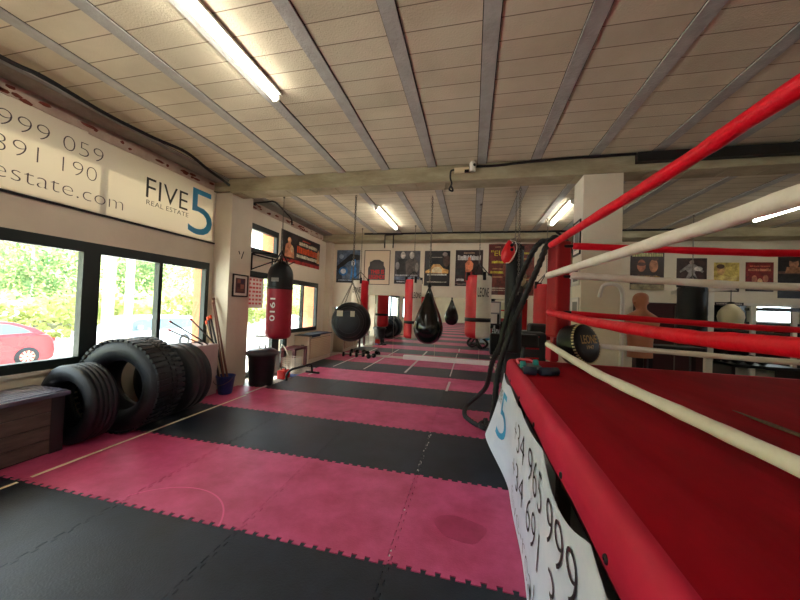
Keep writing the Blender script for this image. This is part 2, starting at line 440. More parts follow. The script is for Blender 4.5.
P2 = [(-2.05 + .488 * math.cos(t), 1.64 + .458 * math.sin(t)) for t in [math.radians(a) for a in range(20, 152, 4)]]
b.prism(P + P2[::-1], .0003, .0008)
single(b, 'scuff_arc', mat('scuff_pink', (226, 96, 146), .5), 'thin pale curved scuff on the nearest pink mats', 'scuff', loc=(-2, 2, 0))
# wear marks that stay put: damp oval stain
b = MB()
P = [(.0 + .17 * math.cos(t) * (1 + .12 * math.sin(3 * t)) - .03, 1.98 + .13 * math.sin(t) * (1 + .15 * math.cos(2 * t + 1))) for t in [2 * PI * i / 30 for i in range(30)]]
b.prism([(x - .0, y + .24) for x, y in P], .0003, .0009)
single(b, 'damp_stain', mat('damp_pink', (184, 60, 104), .40, rgb2=(164, 50, 88), nscale=9), 'dark damp patch on the nearest pink mat beside the ring', 'stain', loc=(0, 2.2, 0))

# ================================================================== BOXING RING
RX0, RX1, RY0, RY1, RZ = .37, 5.15, -1.9, 3.46, 1.0
def m_canvas():  # same red as the skirt, with shade put into the colour
    return mat('ring_canvas_red_shaded', (168, 6, 30), .8, spec=.12, rgb2=(126, 3, 20), nscale=1.3, bump=.25, bscale=6, stretch=(2.2, .5, 1))
M_skirt = mat('ring_skirt_red_lit', (206, 12, 62), .6, rgb2=(188, 8, 50), nscale=3, bump=.2, bscale=7, stretch=(1, .8, 1))  # same red as the canvas, brightened as if lit from the windows
ring = thing('boxing_ring', ((RX0 + RX1) / 2, (RY0 + RY1) / 2, 0), 'raised boxing ring platform with red canvas beside the mats', 'boxing ring')
b = MB(); n = 40
# canvas as a gently waved sheet with rounded border
nx_, ny_ = 36, 44; vs = []; rr = random.Random(5)
for j in range(ny_ + 1):
    for i in range(nx_ + 1):
        u, v = i / nx_, j / ny_
        x = RX0 + .035 + (RX1 - RX0 - .07) * u; y = RY0 + .03 + (RY1 - RY0 - .06) * v
        e = min(x - RX0, RX1 - x, y - RY0, RY1 - y)
        z = RZ + .004 * math.sin(5 * x + 1.3 * y) + (.010 * math.exp(-((x - RX0 - .17) / .05) ** 2)) - .012 * math.exp(-e / .03)
        vs.append((x, y, z))
b.add(vs, [(j * (nx_ + 1) + i, j * (nx_ + 1) + i + 1, (j + 1) * (nx_ + 1) + i + 1, (j + 1) * (nx_ + 1) + i) for j in range(ny_) for i in range(nx_)], 0, True)
part(b, 'canvas', m_canvas(), ring, recalc=True)
# padded skirt rolls over the edge, hangs .16
b = MB()
prof = [(.06, -.004), (.035, .0), (.012, -.012), (-.002, -.035), (-.008, -.08), (-.012, -.155), (.0, -.162), (.01, -.14)]
path = []
N = 46
for i in range(N + 1): path.append((RX0, RY0 + (RY1 - RY0) * i / N, 1, 0))
cor = []
vs = []; rings_ = 0
def skirt_ring(px, py, nx, ny, wob):
    return [(px + nx * d - nx * 0, py + ny * d, RZ + h + (wob if h < -.1 else 0)) for d, h in prof]
seq = []
for i in range(N + 1):
    y = RY0 + (RY1 - .05 - RY0) * i / N; seq.append((RX0, y, 1, 0))
for t in (20, 45, 70): a = math.radians(t); seq.append((RX0 + .05 - .05 * math.cos(a), RY1 - .05 + .05 * math.sin(a), math.cos(a), -math.sin(a)))
for i in range(N + 1):
    x = RX0 + .05 + (RX1 - RX0 - .05) * i / N; seq.append((x, RY1, 0, -1))
for px, py, nx, ny in seq:
    vs += skirt_ring(px, py, nx, ny, .006 * math.sin(9 * (px + py)))
m_ = len(prof)
b.add(vs, [(i * m_ + k, (i + 1) * m_ + k, (i + 1) * m_ + k + 1, i * m_ + k + 1) for i in range(len(seq) - 1) for k in range(m_ - 1)], 0, True)
part(b, 'skirt', M_skirt, ring)
b = MB(); b.box(RX0 + .03, RX1 - .02, RY0, RY1 - .03, RZ - .10, RZ - .02)
part(b, 'deck', mat('ring_deck_wood', (86, 66, 50), .8), ring)
for x in (RX0 + .12, 2.0, 3.6, RX1 - .12):
    for y in (RY0 + .1, -.7, .55, 1.8, 3.2):
        b = MB(); b.box(x - .03, x + .03, y - .03, y + .03, .0, RZ - .10)
        part(b, 'leg', mat('frame_steel_brown', (70, 58, 50), .6, metal=.3), ring)
b = MB()
for z in (.12, .62): b.box(RX0 + .10, RX0 + .14, RY0 + .1, 3.2, z, z + .04)
part(b, 'cross_bar', mat('frame_steel_brown', (70, 58, 50), .6), ring)
# grommets on the skirt edge
for y in (.62, .93, 1.35, 1.9, 2.45, 3.0):
    b = MB(); b.lathe([(.004, RX0 - .0165), (.011, RX0 - .0165), (.013, RX0 - .012), (.013, RX0 - .008)], (0, y, RZ - .135), 'x', 10)
    part(b, 'grommet', M_blackm, ring)

# ring side banner with phone numbers
def ban(y, t, off=0):
    """y world, t 0 top ..1 bottom -> point on the hanging cloth"""
    # scalloped top between tie points
    ties = [-1.6, -.9, -.2, .48, 1.02, 1.62, 2.25, 2.9, 3.42]
    sag = 0
    for a, c in zip(ties, ties[1:]):
        if a <= y <= c:
            u = (y - a) / (c - a); sag = (.085 if c < 1.7 else .035) * 4 * u * (1 - u)
    top = RZ - .155 - sag
    s = max(0, min(1, (y - 2.75) / .7)); s = s * s * (3 - 2 * s)
    z = top * (1 - t) + (.012 + .18 * s) * t
    x = RX0 - .025 + .006 * math.sin(7 * y + 2 * z) + .010 * math.sin(3.1 * y - 5 * z) * t - .15 * s * t * t ** .3 - .012 * t
    yy = y - .02 * s * t
    return Vector((x - off, yy, z))
def ban_uv(y, z, off):
    # invert z roughly
    lo, hi = 0.0, 1.0
    for _ in range(18):
        mid = (lo + hi) / 2
        if ban(y, mid).z > z: lo = mid
        else: hi = mid
    return ban(y, (lo + hi) / 2, off)
bt = thing('ring_banner', (RX0, 1.0, 0), 'white sponsor banner with phone numbers tied along the ring side', 'banner')
b = MB(); NY, NT = 120, 20; ya, yb = -1.7, 3.47
vs = [ban(ya + (yb - ya) * i / NY, j / NT) for i in range(NY + 1) for j in range(NT + 1)]
b.add(vs, [(i * (NT + 1) + j, (i + 1) * (NT + 1) + j, (i + 1) * (NT + 1) + j + 1, i * (NT + 1) + j + 1) for i in range(NY) for j in range(NT)], 0, True)
b.add([Vector(v) + Vector((.003, 0, 0)) for v in vs], [(i * (NT + 1) + j, i * (NT + 1) + j + 1, (i + 1) * (NT + 1) + j + 1, (i + 1) * (NT + 1) + j) for i in range(NY) for j in range(NT)], 0, True)
M_ban = mat('banner_cloth', (222, 228, 238), .55, rgb2=(208, 216, 230), nscale=4)
M_ink = mat('banner_ink', (38, 34, 40), .6)
M_teal = mat('logo_blue', (60, 160, 206), .5)
def ban_text(body, y_far, wd, z0, ht, mi, bold=-.024):
    text_add(b, body, wd, ht, lambda s, t: ban_uv(y_far - s, z0 + t, .004), mi, bold)
ban_text('+34 965 999 059', 2.46, 1.86, .545, .185, 1, -.018)
ban_text('+34 691 391 190', 2.46, 1.96, .30, .175, 1, -.018)
ban_text('five-realestate.com', 2.50, 2.2, .09, .14, 1)
ban_text('5', 3.22, .26, .30, .42, 2, -.005)
ban_text('FIVE', 3.43, .19, .62, .09, 1, -.008)
ban_text('REAL ESTATE', 3.43, .19, .58, .03, 1, -.008)
part(b, 'cloth', [M_ban, M_ink, M_teal], bt, recalc=False)
# banner on the far side of the ring (seen in the mirror)
b2 = thing('ring_banner', (1.2, RY1 + .03, 0), 'white sponsor banner on the far ring side, seen in the mirror', 'banner')
b = MB(); b.box(RX0, 2.6, RY1 + .02, RY1 + .024, .05, .83)
text_add(b, 'FIVE', .5, .26, lambda s, t: Vector((1.35 - s, RY1 + .027, .42 + t)), 1, 0)
text_add(b, '5', .36, .6, lambda s, t: Vector((.80 - s, RY1 + .027, .15 + t)), 2, .0)
part(b, 'cloth', [M_ban, M_ink, M_teal], b2, recalc=False)

# corner post
px_, py_ = .835, 3.53
post = thing('ring_corner_post', (px_, py_, RZ), 'red padded corner post of the ring with the black rope over it', 'ring post')
b = MB(); b.tube([(px_, py_, RZ - .9), (px_, py_, 2.22)], .035, 16)
part(b, 'pole', mat('post_red_paint', (150, 16, 34), .4), post)
ang = math.radians(22); u_ = Vector((math.cos(ang), math.sin(ang), 0)); v_ = Vector((-math.sin(ang), math.cos(ang), 0))
b = MB(); b.obox((px_ + .03, py_ + .005, 1.735), u_, v_, (0, 0, 1), .085, .085, .495)
part(b, 'pad', mat('post_pad_red', (184, 8, 26), .5, rgb2=(150, 6, 20), nscale=3, bump=.2, bscale=10), post, bevel=.025)
b = MB(); b.obox((px_ - .02, py_ - .02, RZ + .07), u_, v_, (0, 0, 1), .045, .045, .07)
part(b, 'base_block', mat('post_block_red', (190, 30, 54), .5), post, bevel=.006)
heights = [2.168, 1.861, 1.50, 1.181]
for z in heights:
    b = MB(); b.tube([(px_ - .05, py_ - .05, z), (.74, 3.40, z)], .016, 8); b.tube([(px_ + .04, py_ - .06, z), (.97, 3.45, z)], .016, 8)
    part(b, 'turnbuckle', M_blackm, post)

def smooth_path(pts, sub=8):
    pts = [Vector(p) for p in pts]; out = []
    for i in range(len(pts) - 1):
        p0 = pts[max(i - 1, 0)]; p1 = pts[i]; p2 = pts[i + 1]; p3 = pts[min(i + 2, len(pts) - 1)]
        for k in range(sub):
            t = k / sub
            out.append(.5 * ((2 * p1) + (-p0 + p2) * t + (2 * p0 - 5 * p1 + 4 * p2 - p3) * t * t + (-p0 + 3 * p1 - 3 * p2 + p3) * t ** 3))
    out.append(pts[-1]); return out
M_rred = mat('rope_cover_red', (232, 8, 40), .45, spec=.35, rgb2=(214, 4, 30), nscale=7, bump=.7, bscale=9)
M_rwht = mat('rope_cover_white', (244, 240, 230), .5, rgb2=(230, 224, 208), nscale=5, bump=.7, bscale=12)
def side_rope(pts, r, m, label):
    p = smooth_path(pts, 10); q = random.Random(int(r * 1e4) + int(p[0].z * 100))
    rs = [r * (1 + .045 * math.sin(i * 1.1) + q.uniform(-.03, .03)) for i in range(len(p))]
    b = MB(); b.tube(p, rs, 14); return single(b, 'ring_rope', m, label, 'rope', 'ring ropes', loc=p[0])
side_rope([(.75, 3.38, 2.165), (.80, 2.6, 2.165), (.875, 1.612, 2.168), (.889, 1.109, 2.168), (.98, 0, 2.17), (1.1, -1.7, 2.17)], .031, M_rred, 'red top rope on the near ring side, rising across the pillar')
side_rope([(.73, 3.38, 1.861), (.80, 2.6, 1.86), (.885, 1.626, 1.861), (.905, 1.126, 1.861), (.98, 0, 1.86), (1.1, -1.7, 1.86)], .031, M_rwht, 'white second rope on the near ring side')
side_rope([(.75, 3.38, 1.495), (.784, 2.82, 1.463), (.817, 2.29, 1.436), (.861, 1.56, 1.418), (.89, 1.10, 1.426), (.98, 0, 1.44), (1.1, -1.7, 1.45)], .031, M_rred, 'red third rope on the near ring side')
side_rope([(.745, 3.38, 1.178), (.786, 2.80, 1.132), (.818, 2.27, 1.105), (.862, 1.556, 1.10), (.89, 1.096, 1.10), (.97, 0, 1.10), (1.1, -1.7, 1.12)], .028, M_rwht, 'white lowest rope on the near ring side, just over the canvas')
side_rope([(.97, 3.45, 2.167), (1.8, 3.46, 2.128), (2.78, 3.46, 2.095), (3.9, 3.46, 2.13), (4.7, 3.46, 2.167)], .033, M_rred, 'red top rope on the far ring side')
side_rope([(.95, 3.45, 1.872), (1.8, 3.46, 1.83), (2.78, 3.46, 1.797), (3.9, 3.46, 1.83), (4.7, 3.46, 1.87)], .034, M_rwht, 'grey white second rope on the far ring side')
side_rope([(.97, 3.45, 1.49), (1.8, 3.46, 1.455), (2.78, 3.46, 1.423), (3.9, 3.46, 1.46), (4.7, 3.46, 1.49)], .028, M_rred, 'red third rope on the far ring side')
side_rope([(.97, 3.45, 1.19), (1.8, 3.46, 1.165), (2.78, 3.46, 1.14), (3.9, 3.46, 1.16), (4.7, 3.46, 1.18)], .025, M_rwht, 'white lowest rope on the far ring side, twisted')
# red cover sleeve flare at the first joint
p2_ = thing('ring_corner_post', (4.78, 3.52, RZ), 'red corner post at the right end of the far ring ropes', 'ring post')
b = MB(); b.tube([(4.78, 3.52, .1), (4.78, 3.52, 2.22)], .035, 12); part(b, 'pole', mat('post_red_paint', (150, 16, 34)), p2_)
# torn grey strip on the canvas
b = MB()
b.tube([(1.389, 2.07, RZ + .006), (1.385, 1.95, RZ + .008), (1.39, 1.85, RZ + .008), (1.398, 1.724, RZ + .007), (1.40, 1.55, RZ + .007)], [.002, .006, .010, .009, .012], 8)
single(b, 'torn_strip', mat('torn_grey', (120, 100, 92), .8, rgb2=(90, 70, 62), nscale=40), 'thin grey torn strip lying on the red canvas', 'strip', loc=(1.39, 1.85, RZ))

# ================================================================== BATTLE ROPE over the corner post
M_brope = mat('battle_rope_black', (24, 24, 25), .6, bump=.3, bscale=80)
strandA = [(.15, 4.35, .036), (.19, 4.20, .036), (.22, 4.25, .07), (.235, 4.05, .05), (.24, 3.82, .06), (.27, 3.66, .40), (.30, 3.60, .82), (.365, 3.52, 1.13), (.464, 3.50, 1.45), (.583, 3.50, 1.77), (.675, 3.50, 2.01), (.74, 3.51, 2.19), (.81, 3.53, 2.268), (.87, 3.58, 2.25)]
strandB = [(.16, 4.10, .037), (.05, 4.22, .037), (-.05, 4.45, .045), (-.02, 4.70, .10), (.13, 4.62, .28), (.22, 4.3, .5), (.26, 4.0, .85), (.325, 3.74, 1.11), (.39, 3.70, 1.45), (.487, 3.70, 1.78), (.585, 3.70, 2.04), (.67, 3.69, 2.21), (.75, 3.68, 2.27), (.86, 3.64, 2.24)]
b = MB()
loopc = [(.21 + .06 * math.cos(t), 4.12 + .10 * math.sin(t), .04 + .01 * t / 6) for t in [i * .7 for i in range(0, 12)]]
b.tube(smooth_path(strandB[::-1] + loopc + strandA[2:], 12), .029, 12, twist=30, lobes=3)
single(b, 'battle_rope', M_brope, 'thick black battle rope hung over the corner post, looped on the mats', 'rope', loc=(.3, 3.8, 0))

# ================================================================== helpers for hanging gear
def chain_geo(b, p0, p1, link=.032, wire=.0035, mi=0):
    p0, p1 = Vector(p0), Vector(p1); d = p1 - p0; n = max(2, int(d.length / (link * .78))); t = d.normalized()
    a = t.cross(Vector((0, 1, .13))).normalized(); c = t.cross(a)
    for i in range(n):
        cc = p0 + d * (i + .5) / n; e = a if i % 2 else c
        pts = [cc + t * link * .5 * math.cos(q) * 1.1 + e * link * .30 * math.sin(q) for q in [2 * PI * j / 8 for j in range(8)]]
        pts.append(pts[0]); b.tube(pts, wire, 4, mi, cap=False, smooth=False)
def cyl_fn(cx, cy, r, a0):
    return lambda s, t: Vector((cx + r * math.cos(a0 + s / r), cy + r * math.sin(a0 + s / r), t))
def punch_bag(name, label, cx, cy, z0, z1, r, mats, matf, split=None, text=None, tz=None, th=None, ta=None, strap=None, topc=.0, ceil=H - .012, straps=True, dome=0, chaintop=None, tm=None, vertical=False, tw=None, group='hanging heavy bags'):
    t = thing(name, (cx, cy, z0), label, 'punching bag', group)
    prof = [(.001, z0), (r * .55, z0 + .002), (r * .85, z0 + r * .10), (r * .97, z0 + r * .26), (r, z0 + r * .45)]
    zz = z0 + r * .5
    while zz < z1 - r * .3: prof.append((r * (1 + .008 * math.sin(zz * 37)), zz)); zz += .09
    if dome:
        prof = [p for p in prof if p[1] < z1 - dome] + [(r * math.cos(q), z1 - dome + dome * math.sin(q)) for q in [PI / 2 * i / 8 for i in range(8)]] + [(.001, z1)]
    else: prof += [(r, z1 - r * .2), (r * .97, z1 - r * .09), (r * .88, z1 - .01), (.001, z1)]
    b = MB(); b.lathe(prof, (cx, cy, 0), 'z', 40, matf=matf)
    if text:
        fn = cyl_fn(cx, cy, r * 1.036, ta); k_ = len(mats)
        if vertical: text_add(b, text, tw, th, lambda s, q: fn(q - th / 2, tz - s), k_, .012)
        else: text_add(b, text, tw, th, lambda s, q: fn(s - tw / 2, tz + q), k_, .01)
        mats = list(mats) + [tm or M_ink]
    part(b, 'body', mats, t, recalc=False)
    hz = z1 + r * 1.0
    if straps:
        b = MB()
        for a in (.4, .4 + PI / 2, .4 + PI, .4 + 1.5 * PI):
            p = Vector((cx + r * .93 * math.cos(a), cy + r * .93 * math.sin(a), z1 - r * .25))
            b.obox(p + Vector((0, 0, .03)), (-math.sin(a), math.cos(a), 0), (0, 0, 1), (math.cos(a), math.sin(a), 0), .028, .075, .01 + r * .09)
            b.tube([p + Vector((0, 0, .07)), (cx, cy, hz)], .009, 6)
        part(b, 'hanging_strap', M_blackm, t)
    b = MB(); b.tube([(cx, cy, hz - .02), (cx, cy, hz + .05)], .014, 8)
    chain_geo(b, (cx, cy, hz), (cx, cy, ceil))
    b.tube([(cx, cy, ceil - .03), (cx, cy, ceil)], .02, 8)
    part(b, 'chain', M_chain, t)
    if strap:
        b = MB(); b.lathe([(r * 1.004, strap - .035), (r * 1.02, strap - .035), (r * 1.02, strap + .035), (r * 1.004, strap + .035)], (cx, cy, 0), 'z', 40)
        part(b, 'strap_band', M_blackm, t)
    return t
M_bred = mat('bag_red', (206, 16, 34), .42, rgb2=(188, 10, 26), nscale=6, bump=.1, bscale=40)
M_bwht = mat('bag_white', (226, 218, 200), .5, rgb2=(212, 202, 182), nscale=6, bump=.1, bscale=40)
M_maroon = mat('bag_maroon', (168, 18, 44), .5, rgb2=(146, 14, 36), nscale=5, bump=.15, bscale=40)
# 1910 bag
cx, cy = -3.535, 5.27
t = punch_bag('heavy_bag', 'maroon and black heavy bag numbered 1910 hanging before the entrance door', cx, cy, .80, 2.26, .230,
          [M_maroon, M_black, M_white], lambda a, i: 1 if i > 13 else 0, straps=False, dome=.30, text='1910', vertical=True, tz=1.56, th=.10, tw=.42, ta=math.radians(-86), tm=mat('print_white', (224, 214, 208), .6))
b = MB(); b.lathe([(.230, 1.745), (.237, 1.75), (.237, 1.765), (.230, 1.77)], (cx, cy, 0), 'z', 40); part(b, 'seam_band', M_blackm, t)
b = MB(); fn = cyl_fn(cx, cy, .243, math.radians(-80))
b.add([fn(s, z) for z in (1.86, 1.93) for s in (-.07, -.035, 0, .035, .07)], [(i, i + 1, i + 6, i + 5) for i in range(4)]); part(b, 'patch', mat('patch_grey', (120, 116, 112), .6), t)
b = MB()
for a in (.4, .4 + PI / 2, .4 + PI, .4 + 1.5 * PI):
    b.tube([(cx + .13 * math.cos(a), cy + .13 * math.sin(a), 2.19), (cx, cy, 2.46)], .012, 6)
part(b, 'hanging_strap', M_blackm, t)

def two_tone(a_split, flip=False):
    """left/right halves as seen from the camera direction angle a_split"""
    def f(a, i):
        d = math.sin(a - a_split)
        return (1 if d > 0 else 0) if not flip else (0 if d > 0 else 1)
    return f
def facing(cx, cy): return math.atan2(-cy, -cx)
f_ = facing(-2.85, 7.74)
punch_bag('heavy_bag', 'white and red heavy bag hanging behind the round black bag', -2.85, 7.74, .80, 2.13, .215, [M_bred, M_bwht], two_tone(f_ + .12, True), text='LEONE', tz=1.80, th=.14, ta=f_ - .5, tw=.25, strap=1.2)
f_ = facing(-1.41, 7.56)
punch_bag('heavy_bag', 'slim red and white heavy bag just left of the black teardrop bag', -1.41, 7.56, .72, 2.16, .205, [M_bred, M_bwht], two_tone(f_ - .1), text='LEONE', tz=1.70, th=.14, ta=f_ + .45, tw=.24, strap=1.12)
f_ = facing(.11, 6.1)
t = punch_bag('heavy_bag', 'broad red and white heavy bag hanging nearest right of the teardrop bag', .11, 6.1, .95, 2.13, .235, [M_bred, M_bwht], two_tone(f_ - .12), text='LEONE', tz=1.72, th=.17, ta=f_ + .40, tw=.22, strap=1.3)
b = MB(); b.tube(smooth_path([(.0, 6.05, .96), (-.06, 6.0, .86), (.02, 5.98, .80), (.12, 6.0, .84), (.16, 6.05, .78), (.26, 6.05, .80), (.30, 6.08, .87), (.22, 6.1, .95)]), .022, 8); b.tube(smooth_path([(.1, 6.02, .96), (.14, 5.98, .86), (.2, 6.0, .78), (.12, 6.1, .80), (.1, 6.1, .95)]), .02, 8); part(b, 'bottom_strap', M_blackm, t)
# tall black bag
punch_bag('heavy_bag', 'tall slim black heavy bag behind the battle rope', .665, 5.48, .80, 2.50, .14, [M_black], lambda a, i: 0)
# red bag behind the post, second one right of it
punch_bag('heavy_bag', 'red heavy bag with black straps half hidden by the ring post', 1.52, 7.2, .9, 2.08, .24, [M_bred, M_blackm], lambda a, i: 0)
f_ = facing(1.98, 7.0)
punch_bag('heavy_bag', 'white and red heavy bag between ring post and pillar', 1.93, 6.7, .9, 2.0, .20, [M_bred, M_bwht], lambda a, i: 1 if i > 9 else 0)
# black bag on the right
punch_bag('heavy_bag', 'black heavy bag hanging at the back right behind the ring', 4.15, 7.2, .75, 2.08, .225, [M_black], lambda a, i: 0, straps=True)
# teardrop
cx, cy = -.745, 5.55
t = thing('teardrop_bag', (cx, cy, .84), 'glossy black teardrop bag on a long chain', 'punching bag', 'hanging heavy bags')
prof = []
for i in range(25):
    q = i / 24; z = .845 + .92 * q
    r = .262 * (math.sin(PI * min(1, (q * 1.0) ** .62)) ** .9 if q < .5 else 0)
    prof.append((0, z))
prof = [(.001, .845), (.08, .852), (.15, .885), (.205, .94), (.243, 1.01), (.26, 1.09), (.262, 1.15), (.252, 1.22), (.232, 1.30), (.203, 1.38), (.17, 1.46), (.136, 1.54), (.105, 1.61), (.08, 1.67), (.062, 1.72), (.05, 1.76), (.001, 1.765)]
b = MB(); b.lathe(prof, (cx, cy, 0), 'z', 40); part(b, 'body', mat('gloss_black', (10, 10, 11), .18, spec=.6, bump=.05, bscale=12), t, subsurf=1)
b = MB()
for a in range(4):
    q = a * PI / 2 + .3; b.tube([(cx + .07 * math.cos(q), cy + .07 * math.sin(q), 1.68), (cx, cy, 1.86)], .014, 6)
b.lathe([(.02, 1.84), (.035, 1.86), (.03, 1.90), (.015, 1.93)], (cx, cy, 0), 'z', 12)
part(b, 'hanging_strap', M_blackm, t)
b = MB(); chain_geo(b, (cx, cy, 1.9), (cx, cy, H - .012), link=.045, wire=.005); part(b, 'chain', M_chain, t)
# round bag: thick disc facing the camera, slightly turned
cx, cy, cz = -2.13, 5.38, 1.18
t = thing('round_bag', (cx, cy, .83), 'big round black leather bag hanging on a fan of chains', 'punching bag', 'hanging heavy bags')
b = MB(); R_ = .355
prof = [(.001, -.17), (.12, -.172), (.235, -.165), (.285, -.15), (.335, -.11), (R_, -.05), (R_, .05), (.335, .11), (.285, .15), (.235, .165), (.12, .172), (.001, .17)]
b.lathe(prof, (0, 0, 0), 'y', 48)
o = part(b, 'body', mat('round_bag_black', (9, 9, 10), .42, spec=.35, bump=.1, bscale=30), t)
o.location = (0, 0, cz - .83); o.rotation_euler = (0, 0, math.radians(6))
b = MB()
for s in (-1, 1):
    for q in (.20, .27, .31):
        b.lathe([(q - .004, s * .168 - s * (q - .2) * .15), (q, s * .176 - s * (q - .2) * .17), (q + .004, s * .168 - s * (q - .2) * .15)], (0, 0, 0), 'y', 48)
o = part(b, 'stitched_ring', mat('seam_grey', (54, 52, 52), .6), t); o.location = (0, 0, cz - .83); o.rotation_euler = (0, 0, math.radians(6))
b = MB()
for s, w_, h_ in ((-.16, .055, .05), (.07, .04, .05)):
    b.add([(s - w_, -.182, .10), (s + w_, -.182, .10), (s + w_, -.180, .10 + h_ * 2), (s - w_, -.180, .10 + h_ * 2)], [(0, 1, 2, 3)])
o = part(b, 'label_patch', mat('patch_tan', (188, 176, 150), .7), t); o.location = (0, 0, cz - .83); o.rotation_euler = (0, 0, math.radians(6))
b = MB()
for dx, dz in ((-.24, .24), (-.14, .31), (.14, .31), (.24, .24)):
    chain_geo(b, (cx + dx, cy, cz + dz), (cx, cy, 1.90))
chain_geo(b, (cx, cy, 1.90), (cx, cy, H - .012), link=.05, wire=.006)
part(b, 'chain', M_chain, t)
# red punch mitt with black holes
cx, cy, cz = .535, 5.28, 2.44
t = thing('focus_mitt', (cx, cy, 2.22), 'bright red focus mitt hung in front of the tall black bag', 'mitt')
b = MB()
ring_n = 20
P = []
for i in range(13):
    q = i / 12; z = cz - .19 + .37 * q
    hw = .098 * math.sin(PI * (.10 + .86 * q ** .8)) + .01; hd = .055 * math.sin(PI * (.08 + .88 * q)) + .008
    P.append([(cx + .02 - .035 * (1 - q) ** 1.3 + hw * math.cos(a), cy + hd * math.sin(a), z) for a in [2 * PI * j / ring_n for j in range(ring_n)]])
vs = [p for r_ in P for p in r_]
b.add(vs, [(i * ring_n + j, i * ring_n + (j + 1) % ring_n, (i + 1) * ring_n + (j + 1) % ring_n, (i + 1) * ring_n + j) for i in range(12) for j in range(ring_n)] + [tuple(range(ring_n))[::-1], tuple(12 * ring_n + j for j in range(ring_n))], 0, True)
part(b, 'body', mat('mitt_red', (222, 18, 26), .35), t)
b = MB()
for dz in (.02, .09): b.lathe([(.001, -.075), (.026, -.07), (.028, -.04)], (cx + .05, cy, cz + dz), 'y', 12)
part(b, 'hole', M_blackm, t)
b = MB(); b.tube(smooth_path([(cx - .03, cy - .02, cz - .19), (cx + .03, cy - .05, cz - .17), (cx + .12, cy - .03, cz), (cx + .11, cy - .02, cz + .14), (cx + .02, cy - .03, cz + .18)]), .008, 6)
part(b, 'piping', M_white, t)
b = MB(); chain_geo(b, (cx + .17, cy, 1.75), (cx + .16, cy, H - .012), link=.045, wire=.005); b.tube([(cx + .02, cy, cz + .17), (cx + .165, cy, cz + .26)], .006, 6)
part(b, 'chain', M_chain, t)
# clustered gear on that chain
t = thing('glove_bundle', (.74, 5.2, 1.7), 'bundle of small pale gloves and straps hung beside the black bag', 'gloves')
for i, (dx, dz, s, col) in enumerate(((.0, .0, .055, (150, 132, 100)), (.05, -.06, .05, (70, 62, 54)), (-.06, .04, .045, (38, 34, 32)), (.02, .09, .04, (120, 106, 88)), (-.02, -.12, .04, (60, 52, 46)))):
    b = MB(); b.lathe([(.001, -s * 1.4), (s * .7, -s), (s, -s * .2), (s * .9, s * .6), (s * .55, s * 1.1), (.5 * s, s * 1.5), (.001, s * 1.5)], (.76 + dx, 5.22, 1.95 + dz), 'z', 14)
    part(b, 'glove', mat('glove_%d' % i, col, .6), t)
b = MB(); b.tube([(.68, 5.22, 2.02), (1.0, 5.22, 2.06)], .006, 6); b.tube([(.74, 5.22, 1.9), (.76, 5.22, 2.3)], .006, 6); part(b, 'strap', M_cable, t)

# round leather wall bag leaning on the ring corner
t = thing('leaning_round_bag', (1.05, 3.3, RZ), 'round black bag with gold lettering leaning at the ring corner post', 'punching bag')
b = MB(); prof = [(.001, -.10), (.13, -.10), (.168, -.095), (.185, -.07), (.19, -.04), (.19, .06), (.18, .09), (.15, .10), (.001, .10)]
b.lathe(prof, (0, 0, 0), 'y', 48); o = part(b, 'body', mat('round_bag_black', (17, 17, 19)), t)
RT = Matrix.Rotation(math.radians(38), 4, 'Z') @ Matrix.Rotation(math.radians(-14), 4, 'X')
def placed(o, c): o.matrix_local = Matrix.Translation(Vector(c) - Vector((1.05, 3.3, RZ))) @ RT
PC = (.99, 3.29, RZ + .200)
placed(o, PC)
b = MB(); text_add(b, 'LEONE', .22, .08, lambda s, q: Vector((s - .09, -.103, q - .005)), 0, .02); text_add(b, '1947', .10, .035, lambda s, q: Vector((s - .03, -.103, q - .055)), 0, .02)
o = part(b, 'lettering', mat('gold_print', (176, 138, 78), .45, metal=.3), t, recalc=False); placed(o, PC)
b = MB()
for i in range(40):
    a = 2 * PI * i / 40
    b.obox((.181 * math.cos(a), -.078, .181 * math.sin(a)), (math.cos(a), 0, math.sin(a)), (-math.sin(a), 0, math.cos(a)), (0, 1, 0), .004, .007, .012)
o = part(b, 'stitching', mat('stitch_tan', (190, 170, 130), .6), t); placed(o, PC)

# small exercise device on the ring corner
t = thing('exercise_roller', (.50, 2.85, RZ), 'small dark blue exercise device with teal wheels and pink straps on the canvas', 'exercise device')
zc = RZ + .004
b = MB(); b.tube([(.53, 2.60, zc + .035), (.66, 2.66, zc + .035)], .032, 14); part(b, 'foam_grip', mat('grip_navy', (22, 34, 60), .6), t)
b = MB(); b.tube([(.41, 2.62, zc + .035), (.50, 2.60, zc + .035)], .032, 14); part(b, 'foam_grip', mat('grip_navy', (22, 34, 60), .6), t)
b = MB(); b.obox((.50, 2.83, zc + .02), (1, 0, 0), (0, 1, 0), (0, 0, 1), .085, .17, .014); b.tube([(.42, 2.62, zc + .035), (.60, 2.63, zc + .035)], .012, 8); part(b, 'frame', mat('device_navy', (18, 26, 46), .4), t, bevel=.006)
for x, y in ((.43, 2.80), (.55, 2.92)):
    b = MB(); b.lathe([(.001, -.02), (.03, -.02), (.034, -.012), (.034, .012), (.03, .02), (.001, .02)], (x, y, zc + .045), 'x', 16); part(b, 'wheel', mat('wheel_teal', (40, 150, 150), .4), t)
b = MB(); b.tube(smooth_path([(.41, 2.9, zc + .04), (.42, 3.05, zc + .05), (.52, 3.08, zc + .05), (.56, 2.95, zc + .04)]), .010, 8); part(b, 'strap', mat('strap_pink', (232, 96, 116), .5), t)

